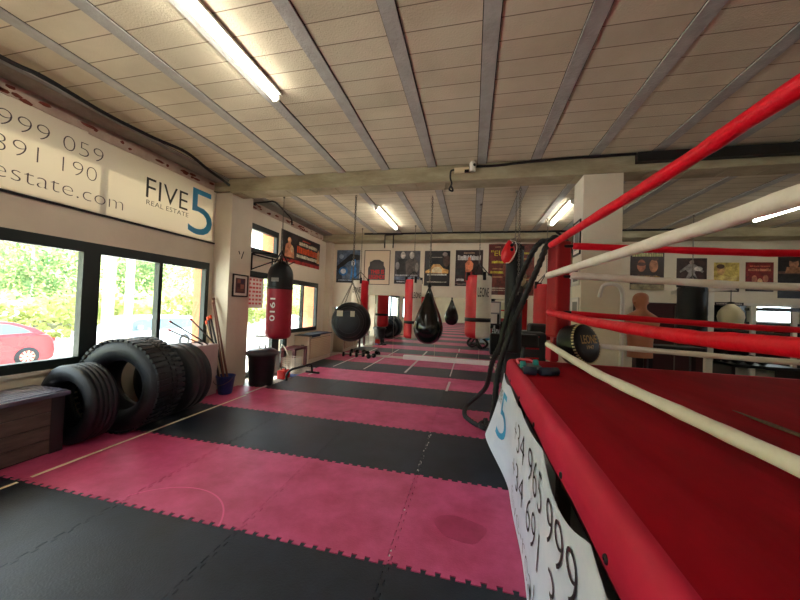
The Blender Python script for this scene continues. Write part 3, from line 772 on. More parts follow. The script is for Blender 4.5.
# ================================================================== LAMPS
def lamp(cx, y0, y1, label):
    t = thing('ceiling_lamp', (cx, (y0 + y1) / 2, H - .012), label, 'lamp', 'fluorescent lamps on the ceiling')
    b = MB(); b.box(cx - .05, cx + .05, y0, y1, H - .034, H - .0125); part(b, 'batten', mat('batten_enamel', (226, 220, 206), .4), t)
    b = MB(); b.tube([(cx, y0 + .03, H - .067), (cx, y1 - .03, H - .067)], .031, 12); part(b, 'tube', M_tube, t)
    b = MB()
    for y in (y0 + .02, y1 - .02): b.box(cx - .03, cx + .03, y - .012, y + .012, H - .100, H - .0345)
    part(b, 'socket', mat('socket_white', (210, 204, 190), .5), t)
lamp(-1.885, 1.10, 2.63, 'large lit fluorescent tube over the nearest mats')
lamp(-1.92, 5.95, 7.62, 'lit fluorescent tube past the beam, left of the hanging bags')
lamp(1.66, 6.0, 7.5, 'lit fluorescent tube beside the top of the pillar')
lamp(5.35, 5.9, 7.55, 'lit fluorescent tube at the right end, behind the white rope')
for x, y in ((-1.91, -3.6), (-1.91, -8.2), (-1.91, -13), (1.66, -3.6), (1.66, -8.2), (1.66, -13), (5.35, -3.6), (5.35, -9)):  # tubes added behind the camera to brighten the interior
    lamp(x, y, y + 1.55, 'fluorescent tube added behind the camera to brighten the hall')

# ================================================================== CABLES, CCTV
def cable(pts, r, label, name='cable', m=None, sub=8):
    b = MB(); b.tube(smooth_path(pts, sub), r, 8); return single(b, name, m or M_cable, label, 'cable', loc=pts[0])
cable([(-3.90, -2, 3.435), (-3.90, .5, 3.44), (-3.86, 1.7, 3.43), (-3.83, 2.0, 3.44), (-3.88, 2.5, 3.435), (-3.86, 3.0, 3.44), (-3.78, 3.4, 3.44), (-3.90, 3.9, 3.42), (-3.98, 4.36, 3.40), (-4.24, 5.1, 3.40), (-4.26, 5.4, 3.40)], .020, 'thick black cable running along the ceiling edge above the banner')
cable([(-4.24, 5.3, 3.40), (-3.95, 5.3, 3.41), (-3.78, 5.35, 3.42), (-3.9, 5.9, 3.38), (-4.02, 6.3, 3.36), (-4.02, 6.33, 3.24)], .016, 'black cable dropping from the ceiling before the transom window')
cable([(-.02, 4.36, 3.44), (.25, 4.37, 3.44), (.6, 4.37, 3.46), (1.0, 4.36, 3.47), (1.4, 4.36, 3.475), (1.86, 4.36, 3.475), (1.88, 4.36, 3.475)], .018, 'black cable clipped along the front of the beam')
cable([(-3.0, 8.32, 3.48), (-1.5, 8.32, 3.475), (-.5, 8.32, 3.48), (.6, 8.32, 3.475), (1.9, 8.32, 3.475), (3.7, 8.32, 3.475), (5.2, 8.32, 3.48)], .024, 'black cable along the back wall cornice')
cable([(1.95, 8.31, 3.46), (2.15, 8.31, 3.3), (2.3, 8.4, 3.15), (2.4, 8.6, 3.0)], .03, 'short black cable dropping at the cornice behind the pillar')
b = MB(); b.box(1.9, 8.4, 4.30, 4.38, 3.355, 3.47)
single(b, 'cable_tray', mat('tray_black', (22, 20, 19), .6), 'long black cable tray at the beam top, right of the pillar', 'cable tray', loc=(5, 4.34, 3.33))
# bracket frame at the back wall
b = MB()
for x in (-2.40, -2.16): b.tube([(x - .0, 8.32, 3.44), (x, 8.32, 3.08)], .018, 6)
b.tube([(-2.40, 8.32, 3.44), (-1.9, 8.32, 3.46)], .018, 6)
single(b, 'pipe_bracket', M_cable, 'black bent pipes below the cornice beside the second lamp', 'pipes', loc=(-2.4, 8.62, 3.1))
t = thing('security_camera', (-.1, 4.38, 3.43), 'small white security camera with black lens on the beam', 'camera')
b = MB(); b.box(-.30, -.10, 4.36, 4.405, 3.375, 3.44); part(b, 'housing', mat('box_cream', (222, 206, 168), .5), t)
b = MB(); b.lathe([(.001, -.06), (.03, -.055), (.045, -.02), (.045, .02), (.03, .04), (.001, .05)], (-.05, 4.34, 3.46), 'z', 16); b.lathe([(.038, -.10), (.042, -.07), (.042, 0)], (-.05, 4.345, 3.47), 'z', 14); part(b, 'camera_head', M_white, t)
b = MB(); b.lathe([(.001, -.05), (.016, -.048), (.018, -.02)], (-.03, 4.34, 3.44), 'y', 12); b.box(-.16, -.10, 4.345, 4.37, 3.365, 3.40); part(b, 'lens', M_blackm, t)
cable([(-.30, 4.38, 3.42), (-.345, 4.37, 3.40), (-.35, 4.36, 3.30), (-.33, 4.36, 3.22), (-.36, 4.36, 3.14), (-.31, 4.36, 3.12), (-.34, 4.36, 3.2)], .012, 'short curled black cable hanging under the security camera')

# ================================================================== LEFT WALL BANNER over the windows
M_ban2 = bpy.data.materials.new('translucent_banner'); M_ban2.use_nodes = True
nt = M_ban2.node_tree; nt.nodes.clear(); o_ = nt.nodes.new('ShaderNodeOutputMaterial'); df = nt.nodes.new('ShaderNodeBsdfDiffuse'); tl = nt.nodes.new('ShaderNodeBsdfTranslucent'); mxs = nt.nodes.new('ShaderNodeMixShader')
df.inputs[0].default_value = lin((218, 212, 202)); tl.inputs[0].default_value = lin((240, 228, 206)); mxs.inputs[0].default_value = .22
nt.links.new(df.outputs[0], mxs.inputs[1]); nt.links.new(tl.outputs[0], mxs.inputs[2]); nt.links.new(mxs.outputs[0], o_.inputs[0])
t = thing('window_banner', (XL, 1.5, 2.45), 'long translucent real estate banner stretched over the upper windows', 'banner')
M_ink2 = mat('banner_ink_purple', (66, 52, 64), .6); M_ink3 = mat('ink_dark', (40, 38, 42), .6)
b = MB(); b.box(XL + .004, XL + .008, -1.05, 4.46, 2.45, 3.34)
def wtext(body, ya, yb_, z0, z1, mi, bold):
    text_add(b, body, yb_ - ya, z1 - z0, lambda s, q: Vector((XL + .0095, ya + s, z0 + q)), mi, bold)
wtext('+34 965 999 059', .95, 2.79, 3.04, 3.195, 1, -.027)
wtext('+34 691 391 190', .98, 2.735, 2.80, 2.955, 1, -.027)
wtext('five-realestate.com', 1.08, 3.03, 2.56, 2.715, 1, -.022)
wtext('FIVE', 3.30, 3.93, 2.83, 3.10, 2, -.006)
wtext('REAL ESTATE', 3.31, 3.95, 2.735, 2.80, 2, -.008)
wtext('5', 3.95, 4.40, 2.515, 3.235, 3, -.005)
part(b, 'cloth', [M_ban2, M_ink2, M_ink3, M_teal], t, recalc=False)
b = MB(); b.box(XL, XL + .03, -1.05, 4.46, 2.425, 2.447); part(b, 'bottom_rail', M_blackm, t)

# ================================================================== LEFT WALL ITEMS
def framed(o, u, v, n, wd, ht, label, fr=(20, 18, 18), matc=(232, 224, 210), pic=(96, 62, 60), fwid=.022, inner=.25, name='framed_picture', cat='picture', group=None, blocks=None, depth=.02):
    o, u, v, n = Vector(o), Vector(u), Vector(v), Vector(n)
    t = thing(name, tuple(o + u * wd / 2), label, cat, group)
    c = o + u * wd / 2 + v * ht / 2
    b = MB()
    for s in (-1, 1):
        b.obox(c + u * s * (wd / 2 - fwid / 2) + n * depth / 2, u, v, n, fwid / 2, ht / 2, depth / 2)
        b.obox(c + v * s * (ht / 2 - fwid / 2) + n * depth / 2, u, v, n, wd / 2 - fwid, fwid / 2, depth / 2)
    part(b, 'frame', flat(fr, .4), t)
    b = MB(); b.obox(c + n * depth * .3, u, v, n, wd / 2 - fwid, ht / 2 - fwid, depth * .25); part(b, 'mount', flat(matc), t)
    b = MB(); k = 0
    cols_ = [pic] + [x[4] for x in (blocks or [])]
    if pic: b.obox(c + n * (depth * .58), u, v, n, wd / 2 * (1 - inner) - fwid, ht / 2 * (1 - inner * .9) - fwid, .0006, 0)
    for i, (a0, b0, a1, b1, col) in enumerate(blocks or []):
        p = o + u * wd * (a0 + a1) / 2 + v * ht * (b0 + b1) / 2 + n * (depth * .58 + .001 + .0004 * i)
        b.obox(p, u, v, n, wd * (a1 - a0) / 2, ht * (b1 - b0) / 2, .0003, i + 1)
    part(b, 'print', [flat(x if x else matc) for x in cols_], t)
    return t
X1, Y1, Z1 = Vector((1, 0, 0)), Vector((0, 1, 0)), Vector((0, 0, 1))
framed((-3.97, 4.55, 1.555), Y1, Z1, X1, .37, .39, 'small black framed picture with white mount on the left column',
       blocks=[(.30, .62, .5, .78, (150, 90, 70)), (.52, .6, .72, .76, (60, 44, 66)), (.28, .42, .46, .58, (70, 40, 40)), (.5, .36, .72, .56, (170, 110, 90)), (.3, .24, .7, .34, (120, 80, 60))])
b = MB(); b.obox((-3.965, 4.76, 2.29), (0, .35, .94), (0, -.94, .35), X1, .07, .005, .004); b.obox((-3.965, 4.68, 2.32), (0, -.45, .9), (0, -.9, -.45), X1, .03, .004, .004)
single(b, 'wall_hook', M_blackm, 'small dark hook on the left column above the framed picture', 'hook', loc=(-3.965, 4.73, 2.2))
# triangular steel bracket above the door
b = MB()
for y in (5.40, 6.05): b.tube([(XL + .02, y, 2.10), (XL + .02, y, 2.44)], .014, 6); 
b.tube([(XL + .02, 5.40, 2.44), (XL + .3, 5.6, 2.46), (XL + .3, 6.3, 2.46), (XL + .02, 6.6, 2.44)], .014, 6, smooth=False)
b.tube([(XL + .02, 5.40, 2.12), (XL + .28, 6.0, 2.42)], .012, 6); b.tube([(XL + .02, 6.05, 2.12), (XL + .28, 6.5, 2.42)], .012, 6)
b.tube([(XL + .02, 5.40, 2.42), (XL + .02, 6.6, 2.42)], .014, 6)
single(b, 'steel_bracket', M_blackm, 'black tubular steel bracket between door head and transom window', 'bracket', loc=(XL, 5.7, 2.1))
# landscape fight poster
def pmat(c):
    k = tuple(min(255, int(x * 1.35 + 16)) for x in c)
    return mat('print_%d_%d_%d' % tuple(c), tuple(int(x * .86) for x in c), .42, rgb2=k, nscale=9, detail=10)
def poster(name, o, u, v, n, wd, ht, bg, blocks, label, thick=.006, group='fight posters', polys=(), texts=()):
    """blocks: (a0,b0,a1,b1,col); polys: (list of (a,b), col); texts: (body,a0,b0,w,h,col)"""
    o, u, v, n = Vector(o), Vector(u), Vector(v), Vector(n)
    b = MB(); cl = []
    def ci(c):
        c = tuple(c)
        if c not in cl: cl.append(c)
        return cl.index(c)
    b.obox(o + u * wd / 2 + v * ht / 2 + n * thick / 2, u, v, n, wd / 2, ht / 2, thick / 2, ci(bg))
    lay = thick + .0004
    for a0, b0, a1, b1, col in blocks:
        b.obox(o + u * wd * (a0 + a1) / 2 + v * ht * (b0 + b1) / 2 + n * lay, u, v, n, wd * (a1 - a0) / 2, ht * (b1 - b0) / 2, .0003, ci(col)); lay += .0003
    for pl, col in polys:
        b.prism(pl, lay - .0003, lay, ci(col), lambda x, y, z: tuple(o + u * wd * x + v * ht * y + n * z)); lay += .0003
    for body, a0, b0, w_, h_, col in texts:
        text_add(b, body, w_ * wd, h_ * ht, lambda s, q: o + u * (a0 * wd + s) + v * (b0 * ht + q) + n * (lay + .0004), ci(col), .0)
    return single(b, name, [pmat(c) for c in cl], label, 'poster', group, loc=tuple(o), recalc=False)
def ell(cx, cy, rx, ry, n=14, a=0): return [(cx + rx * math.cos(t) * math.cos(a) - ry * math.sin(t) * math.sin(a), cy + rx * math.cos(t) * math.sin(a) + ry * math.sin(t) * math.cos(a)) for t in [2 * PI * i / n for i in range(n)]]
def person_shape(cx, y0, s, skin, dark):
    return [([(cx - .17 * s, y0), (cx - .2 * s, y0 + .3 * s), (cx - .12 * s, y0 + .38 * s), (cx + .12 * s, y0 + .38 * s), (cx + .2 * s, y0 + .3 * s), (cx + .17 * s, y0)], dark), (ell(cx, y0 + .47 * s, .075 * s, .09 * s), skin)]
def jag(x0, x1, y, h, n, col, rr=None):
    rr = rr or random.Random(int(x0 * 99 + y * 999)); out = []
    x = x0
    while x < x1 - .012:
        w_ = rr.uniform(.018, .045) * (x1 - x0) / .6; out.append((x, y, min(x + w_ * .72, x1), y + h * rr.uniform(.75, 1), col)); x += w_
    return out
poster('wall_poster', (XL + .002, 6.36, 2.45), Y1, Z1, X1, 1.86, .72, (30, 24, 26),
       [(0, 0, 1, .12, (140, 30, 26)), (.0, .12, 1, .2, (60, 30, 28))] + jag(.36, .95, .24, .12, 16, (214, 196, 160)) + jag(.36, .96, .40, .24, 14, (226, 70, 30)) + jag(.40, .9, .68, .12, 14, (206, 186, 150)) + jag(.48, .7, .84, .05, 8, (200, 60, 40)),
       'wide black and orange fight poster on the left wall above the last window', polys=[(ell(.16, .72, .04, .10), (186, 130, 96)), ([(.06, .15), (.08, .55), (.16, .66), (.26, .5), (.28, .15)], (170, 110, 78)), (ell(.22, .45, .035, .12), (200, 160, 120)), ([(.88, .2), (.90, .62), (.94, .75), (.97, .6), (.97, .2)], (196, 140, 96))])
# opening hours sheet on the door glass
b = MB(); b.box(XL - .025, XL - .02, 5.36, 5.85, 1.35, 2.0, 0)
for i in range(7):
    for j in range(4):
        b.box(XL - .0195, XL - .019, 5.41 + j * .10, 5.41 + j * .10 + rnd.uniform(.04, .085), 1.42 + i * .08, 1.46 + i * .08, 1)
single(b, 'door_sheet', [flat((232, 220, 214)), flat((206, 90, 90))], 'pale sheet with red printed rows on the entrance door glass', 'sign', loc=(XL, 5.4, 1.5))
# heater cover with slats
t = thing('heater_cover', (-4.05, 7.7, 0), 'cream slatted heater cover under the last window', 'heater cover')
M_cream = mat('cream_paint', (222, 206, 184), .6)
b = MB(); b.box(-4.285, -3.90, 7.10, 8.34, -.02, .66); part(b, 'cabinet', M_cream, t, bevel=.008)
b = MB(); b.box(-3.899, -3.894, 7.16, 8.28, .09, .60); part(b, 'slat_gap_shade', mat('slat_shadow_brown', (140, 112, 88), .7), t)  # dark sheet paints the shade in the gaps between slats
for i in range(11):
    b = MB(); z = .12 + i * .045; b.obox((-3.882, 7.72, z), (0, 1, 0), (.6, 0, -.8), (.8, 0, .6), .56, .02, .003); part(b, 'slat', mat('slat_cream', (206, 180, 152), .6), t)
b = MB(); b.box(-4.29, -3.87, 7.08, 8.36, .661, .685); part(b, 'top_board', mat('dark_top', (70, 66, 66), .6), t)
b = MB(); b.box(-4.1, -4.02, 7.085, 7.098, .42, .45); part(b, 'handle', M_chain, t)
b = MB()
P = [(-4.25, 7.2), (-3.85, 7.12), (-3.84, 8.1), (-4.0, 8.3), (-4.26, 8.2)]
b.prism(P, .687, .70); b.obox((-3.86, 7.4, .66), Y1, Z1, X1, .22, .03, .004)
single(b, 'dark_cloth', mat('cloth_slate', (56, 66, 84), .8), 'dark slate cloth lying on the heater cover', 'cloth', loc=(-4.05, 7.7, .69))

# storage box (slatted)
t = thing('storage_box', (-4.03, 1.2, 0), 'dark brown slatted storage box below the near window', 'storage box')
M_plk = mat('box_plank_brown', (72, 60, 56), .6, rgb2=(100, 84, 76), nscale=5, stretch=(4, .8, 4), bump=.15, bscale=30)
bx0, bx1, by0, by1 = -4.27, -3.79, .62, 2.255
b = MB(); b.box(bx0 + .02, bx1 - .02, by0 + .02, by1 - .02, 0.001, .52); part(b, 'inner_panel', mat('box_black', (22, 18, 18), .7), t)
for i in range(4):
    b = MB(); z = .015 + i * .128; b.box(bx1 - .022, bx1 - .002, by0 + .05, by1 - .09, z, z + .12); part(b, 'plank', M_plk, t, bevel=.003)
for i in range(4):
    b = MB(); z = .015 + i * .128; b.box(bx0 + .06, bx1 - .08, by1 - .022, by1 - .002, z, z + .12); part(b, 'plank', M_plk, t, bevel=.003)
for (x, y) in ((bx1 - .04, by1 - .045), (bx0 + .04, by1 - .045), (bx1 - .04, by0 + .045), (bx0 + .04, by0 + .045)):
    b = MB(); b.box(x - .045, x + .045, y - .05, y + .05, 0.001, .525); part(b, 'corner_post', mat('box_post', (44, 38, 40), .5), t, bevel=.006)
b = MB(); b.box(bx0, bx1 + .03, by0, by1 + .03, .526, .566, 0)
for i in range(7):
    x = bx0 + .01 + i * .067; b.box(x, x + .058, by0 + .005, by1 + .025, .566, .574, 0)
part(b, 'lid', mat('box_lid_sky_sheen', (84, 82, 100), .24, spec=.8, rgb2=(104, 100, 120), nscale=9, stretch=(3, .5, 1)), t, bevel=.003)  # lighter bluish tone puts the sky's sheen into the lid colour

# ================================================================== TYRES
def tyre(cx, cy, R, wd, hole, label, lugs=0, grooves=4, yaw=0, tilt=0):
    t = thing('tyre', (cx, cy, 0), label, 'tyre', 'old tyres along the window wall')
    h = wd / 2; b = MB()
    tr = []
    ng = grooves * 2 + 1
    for i in range(ng + 1):
        q = -h * .80 + 1.6 * h * i / ng; tr.append((R - (.0 if not (i % 2) else .0), q))
    outer = [(hole, -h * .62), (hole + .01, -h * .78), (hole + (R - hole) * .35, -h * .99), (hole + (R - hole) * .6, -h), (R - .05, -h * .95), (R - .015, -h * .86)]
    mid = []
    for i in range(grooves + 1):
        a = -h * .80 + 1.6 * h * i / (grooves + 1); c = -h * .80 + 1.6 * h * (i + 1) / (grooves + 1); g = .005 if grooves else 0
        mid += [(R, a + g), (R, c - g)]
        if i < grooves: mid += [(R - .007, c - g), (R - .007, c + g)]
    inner = [(hole, h * .62), (hole + .02, h * .5), (R - .06, h * .7), (R - .035, 0), (R - .06, -h * .7), (hole + .02, -h * .5), (hole, -h * .62)]
    prof = outer + mid + [(r, -z) for r, z in outer[::-1]] + inner[1:]
    b.lathe(prof, (0, 0, 0), 'y', 64)
    RTT = Matrix.Translation((0, 0, R + (.018 if lugs else .002))) @ Matrix.Rotation(math.radians(yaw), 4, 'Z') @ Matrix.Rotation(math.radians(tilt), 4, 'X')
    o = part(b, 'casing', M_rubber, t); o.matrix_local = RTT
    b = MB()
    if lugs:
        for i in range(lugs):
            a = 2 * PI * i / lugs
            for s, off in ((-1, 0), (1, .5)):
                aa = a + off * 2 * PI / lugs
                b.obox(((R + .004) * math.cos(aa), s * h * .66, (R + .004) * math.sin(aa)), (math.cos(aa), 0, math.sin(aa)), (-math.sin(aa), 0, math.cos(aa)), (0, 1, 0), .012, PI * R / lugs * .62, h * .30)
        for i in range(lugs):
            a = 2 * PI * i / lugs
            for s in (-.22, .22):
                b.obox(((R + .002) * math.cos(a), s * h, (R + .002) * math.sin(a)), (math.cos(a), 0, math.sin(a)), (-math.sin(a), 0, math.cos(a)), (0, 1, 0), .010, PI * R / lugs * .7, h * .17)
        o = part(b, 'tread_lugs', M_rubber, t); o.matrix_local = RTT
    else:
        for s in (-1, 1): b.lathe([(hole + .06, s * h * .93), (hole + .065, s * h * 1.0), (hole + .07, s * h * .95)], (0, 0, 0), 'y', 48)
        o = part(b, 'bead_ring', M_rubber, t); o.matrix_local = RTT
    return t
tyre(-3.895, 2.435, .392, .27, .23, 'smooth black tyre standing next to the storage box', grooves=4, yaw=0)
tyre(-3.76, 2.84, .495, .38, .27, 'largest tyre with chunky tread in the middle of the row', lugs=50, grooves=0, yaw=8)
tyre(-3.80, 3.40, .445, .38, .26, 'smooth worn tyre at the far end of the tyre row', grooves=2, yaw=4)
# pale box behind, bucket with sticks
b = MB(); b.box(-4.27, -3.93, 3.80, 4.28, 0.001, .79)
o = single(b, 'carton_box', mat('carton_pinkish', (196, 176, 172), .7, rgb2=(182, 160, 158), nscale=4), 'pale pinkish box between the last tyre and the bucket', 'box', loc=(-4.1, 4.04, 0), bevel=.01)
t = thing('blue_bucket', (-3.80, 4.31, 0), 'small blue bucket at the foot of the left column', 'bucket')
bc = (-3.80, 4.315, 0)
b = MB(); b.lathe([(.001, .002), (.095, .002), (.10, .01), (.135, .27), (.142, .275), (.142, .29), (.132, .29), (.128, .27), (.092, .02), (.001, .02)], bc, 'z', 28); part(b, 'body', mat('bucket_blue', (24, 48, 110), .4), t)
b = MB(); b.tube(smooth_path([(-3.66, 4.315, .28), (-3.66, 4.22, .22), (-3.78, 4.17, .16), (-3.92, 4.2, .2), (-3.94, 4.315, .28)]), .005, 6); part(b, 'handle', M_chain, t)
def stick(p0, p1, r, m, tipm, label, tipl=.03, head=None):
    t = thing('training_stick', p0, label, 'stick', 'sticks in the bucket corner')
    b = MB(); b.tube([p0, p1], r, 8); part(b, 'shaft', m, t)
    d = (Vector(p1) - Vector(p0)).normalized()
    b = MB(); b.tube([Vector(p1) - d * tipl * .2, Vector(p1) + d * tipl], r * 1.3, 8); part(b, 'tip', tipm, t)
M_stick = mat('stick_brown', (120, 72, 56), .5); M_tip = mat('tip_red', (220, 60, 44), .5); M_or = mat('grip_orange', (236, 86, 30), .5)
M_gr = mat('stick_dark', (50, 42, 42), .5)
stick((-3.93, 4.07, .80), (-4.13, 3.62, 1.15), .010, M_gr, M_tip, 'topmost of the two red tipped sticks leaning low at the window')
stick((-3.98, 4.02, .80), (-4.15, 3.63, 1.03), .010, M_gr, M_tip, 'lower of the two red tipped sticks leaning low at the window')
stick((-3.94, 4.20, .80), (-4.12, 3.94, 1.17), .011, M_gr, M_tip, 'red tipped stick beside the window frame edge')
stick((-3.80, 4.34, .03), (-4.22, 4.40, 1.18), .016, M_gr, M_or, 'dark stick with orange grip, rear one in the blue bucket', .05)
stick((-3.83, 4.27, .03), (-4.17, 4.30, 1.16), .016, M_gr, M_or, 'dark stick with orange grip, front one in the blue bucket', .05)
stick((-3.77, 4.30, .03), (-4.16, 4.37, 1.42), .013, M_stick, M_stick, 'tall reddish brown stick leaning from bucket to column')
stick((-3.75, 4.36, .03), (-4.20, 4.42, 1.49), .016, M_stick, M_stick, 'tallest reddish brown stick leaning into the column corner')
stick((-3.86, 4.34, .03), (-4.14, 4.24, 1.10), .012, mat('stick_tan', (196, 170, 130), .5), M_or, 'tan stick with orange top in the blue bucket', .05)

# ================================================================== BIN and clutter by the entrance
bz = -.021; bc = (-3.70, 5.06, bz)
t = thing('rubbish_bin', bc, 'black plastic rubbish bin with domed lid below the numbered bag', 'bin')
M_bin = mat('bin_black', (22, 23, 25), .4, rgb2=(34, 35, 38), nscale=6)
b = MB(); b.lathe([(.001, .002), (.20, .002), (.205, .02), (.235, .50), (.25, .53), (.25, .56), (.235, .56), (.23, .52), (.19, .04), (.001, .03)], bc, 'z', 36); part(b, 'body', M_bin, t)
b = MB(); b.lathe([(.275, .545), (.28, .56), (.27, .60), (.20, .645), (.10, .665), (.001, .668)], bc, 'z', 36); part(b, 'lid', mat('bin_lid', (44, 46, 50), .35), t)
b = MB(); b.tube(smooth_path([(-3.76, 5.06, .64), (-3.75, 5.06, .70), (-3.65, 5.06, .70), (-3.64, 5.06, .64)]), .012, 8); part(b, 'lid_handle', M_bin, t)
# grey crate, red toolbox, white basket, papers
t = thing('grey_crate', (-4.03, 5.87, -.02), 'grey metal crate beside the black bin', 'crate')
b = MB(); b.box(-4.26, -3.92, 5.68, 5.95, -.021, .42); part(b, 'body', mat('crate_grey', (128, 122, 122), .5), t, bevel=.01)
b = MB(); b.box(-4.28, -3.90, 5.66, 5.96, .42, .45); part(b, 'lid', mat('crate_lid', (90, 88, 92), .5), t)
t = thing('red_toolbox', (-3.52, 5.5, -.02), 'small bright red toolbox behind the black bin', 'toolbox')
b = MB(); b.box(-3.68, -3.52, 5.50, 5.72, -.021, .15); part(b, 'body', mat('toolbox_red', (214, 26, 20), .4), t, bevel=.02)
b = MB(); b.tube(smooth_path([(-3.65, 5.6, .15), (-3.64, 5.6, .19), (-3.56, 5.6, .19), (-3.55, 5.6, .15)]), .01, 8); part(b, 'handle', M_blackm, t)
t = thing('white_basket', (-3.74, 6.12, -.02), 'white wire basket standing before the heater cover', 'basket')
b = MB(); bx = (-3.74, 6.12)
for i in range(9):
    z = -.015 + .04 * i; w_ = .13 + .02 * i / 8
    b.tube([(bx[0] - w_, bx[1] - w_, z), (bx[0] + w_, bx[1] - w_, z), (bx[0] + w_, bx[1] + w_, z), (bx[0] - w_, bx[1] + w_, z), (bx[0] - w_, bx[1] - w_, z)], .007, 4, smooth=False)
part(b, 'wire_side', M_white, t)
b = MB()
for i in range(7):
    for j, (ux, uy) in enumerate(((1, 0), (0, 1))):
        for s in (-1, 1):
            q = -1 + 2 * i / 6
            p = (bx[0] + (q if ux else s) * .13, bx[1] + (s if ux else q) * .13); p2 = (bx[0] + (q if ux else s) * .15, bx[1] + (s if ux else q) * .15)
            b.tube([(p[0], p[1], -.018), (p2[0], p2[1], .31)], .006, 4)
part(b, 'upright_wire', M_white, t)
b = MB(); b.tube(smooth_path([(-3.98, 6.06, .50), (-3.93, 6.02, .58), (-3.86, 6.05, .48), (-3.80, 6.08, .34)]), .012, 6)
single(b, 'white_hose', M_white, 'thin white bent hose above the wire basket', 'hose', loc=(-3.9, 6.05, .4))
b = MB(); b.box(-4.2, -3.85, 6.4, 6.95, .40, .45); b.box(-4.2, -4.14, 6.4, 6.46, -.02, .40); b.box(-3.91, -3.85, 6.89, 6.95, -.02, .40); b.box(-3.91, -3.85, 6.4, 6.46, -.02, .40); b.box(-4.2, -4.14, 6.89, 6.95, -.02, .40)
single(b, 'low_stool', mat('stool_darkred', (84, 22, 30), .6), 'low dark red stool by the entrance, behind the wire basket', 'stool', loc=(-4.03, 6.6, 0))
b = MB(); b.tube(smooth_path([(-3.40, 5.40, .0), (-3.41, 5.42, .10), (-3.38, 5.50, .18), (-3.33, 5.65, .20), (-3.30, 5.85, .20), (-3.28, 6.1, .19), (-3.27, 6.15, .02)]), .022, 10)
b.tube([(-3.42, 6.16, .023), (-3.10, 6.14, .023)], .022, 8)
single(b, 'bent_tube_stand', M_blackm, 'black bent tube stand on the floor near the black bin', 'stand', loc=(-3.45, 5.85, 0))
b = MB(); b.obox((-3.55, 5.85, -.012), (1, .3, 0), (-.3, 1, 0), (0, 0, 1), .16, .1, .008)
single(b, 'blue_paper', mat('paper_blue', (90, 120, 190), .7), 'bluish paper sheet on the tiles beside the bent tube stand', 'paper', loc=(-3.55, 5.85, -.02))

# dumbbells on the floor at the mirror
def dumbbell(x, y, z, L, r, ang, label, group):
    t = thing('dumbbell', (x, y, z), label, 'dumbbell', group)
    d = Vector((math.cos(ang), math.sin(ang), 0)); c = Vector((x, y, z + r))
    b = MB(); b.tube([c - d * L / 2, c + d * L / 2], .016, 8); part(b, 'bar', M_chain, t)
    for s in (-1, 1):
        b = MB(); b.tube([c + d * s * L * .28, c + d * s * L * .5], r, 14); part(b, 'weight', M_blackm, t)
for i, (x, y) in enumerate(((-3.45, 8.50), (-3.08, 8.55), (-2.72, 8.50))):
    dumbbell(x, y, 0.001, .26, .065, .3 + i * .4, ['dumbbell on the mats nearest the back left corner', 'middle dumbbell at the mirror under the round bag', 'right dumbbell of three at the mirror under the round bag'][i], 'dumbbells at the mirror')
# black speed stool/gear pile behind ring corner
t = thing('gear_pile', (.95, 6.6, 0), 'pile of black training pads behind the ring corner', 'training pads')
for i, (x, y, z, a, c_, d) in enumerate(((.82, 6.6, .35, .2, .2, .35), (1.15, 6.5, .55, .22, .2, .55), (1.0, 6.3, .95, .20, .18, .12), (1.3, 6.8, 1.15, .18, .15, .10))):
    b = MB(); b.box(x - a, x + a, y - c_, y + c_, z - d + .001, z + d); part(b, 'pad', mat('pad_black_%d' % (i % 2), ((18, 18, 20), (32, 30, 32))[i % 2], .5), t, bevel=.04)
b = MB()
for z in (.62, .80, 1.02): b.obox((1.12, 6.29, z), (1, .1, 0), (0, 0, 1), (0, -1, 0), .12, .015, .004)
part(b, 'red_strap', M_bred, t, label='red straps across the black pads')
# rack on the wall: grey two pane frame
t = thing('wall_frame_rack', (.55, 8.77, 1.08), 'grey two tier frame with black tray mounted over the mirror', 'rack')
b = MB()
for x in (.335, .735): b.box(x - .02, x + .02, 8.76, 8.80, 1.07, 1.72)
for z in (1.68, 1.38): b.box(.355, .715, 8.76, 8.80, z, z + .04)
part(b, 'frame', mat('rack_grey', (128, 126, 130), .5), t)
b = MB(); b.box(.355, .76, 8.70, 8.80, 1.08, 1.12); b.box(.66, .71, 8.72, 8.755, 1.12, 1.38); part(b, 'tray', M_blackm, t)
b = MB(); b.box(.358, .712, 8.775, 8.785, 1.42, 1.68); b.box(.358, .712, 8.775, 8.785, 1.13, 1.38); part(b, 'backing_sheet', mat('sheet_white', (214, 206, 196), .6), t)

# ================================================================== POSTERS on the back wall
G = 'fight posters on the back wall'
yb0 = YB - .0005
def wposter(x0, x1, z0, z1, bg, blocks, label, polys=(), texts=(), name='wall_poster'):
    return poster(name, (x0, yb0, z0), X1, Z1, -Y1, x1 - x0, z1 - z0, bg, blocks, label, group=G, polys=polys, texts=texts)
wposter(-4.03, -3.29, 2.14, 3.12, (74, 88, 108), [(0, 0, 1, .12, (14, 18, 26)), (0, .12, .25, .5, (24, 36, 54))] + jag(.1, .9, .06, .04, 10, (130, 140, 156)),
        'blue grey abstract poster at the left end of the back wall row', polys=[([(.0, .5), (.6, .88), (1, .84), (1, .7), (.55, .66), (.1, .4)], (18, 18, 22)), (ell(.3, .35, .2, .14), (40, 96, 150)), (ell(.3, .35, .12, .08), (190, 206, 220)), ([(.6, .1), (.7, .7), (.82, .72), (.9, .15)], (44, 104, 164)), (ell(.72, .6, .08, .1), (200, 206, 214)), (ell(.2, .8, .1, .07), (130, 146, 166))])
framed((-3.15, yb0, 2.1), X1, Z1, -Y1, .79, 1.01, 'cream framed picture of a dark vest with red lettering', fr=(70, 52, 46), matc=(226, 206, 178), pic=None, fwid=.018, name='framed_vest_print', cat='picture', group=G)
vest = [o for o in C.objects if o.name == 'framed_vest_print'][0]
b = MB()
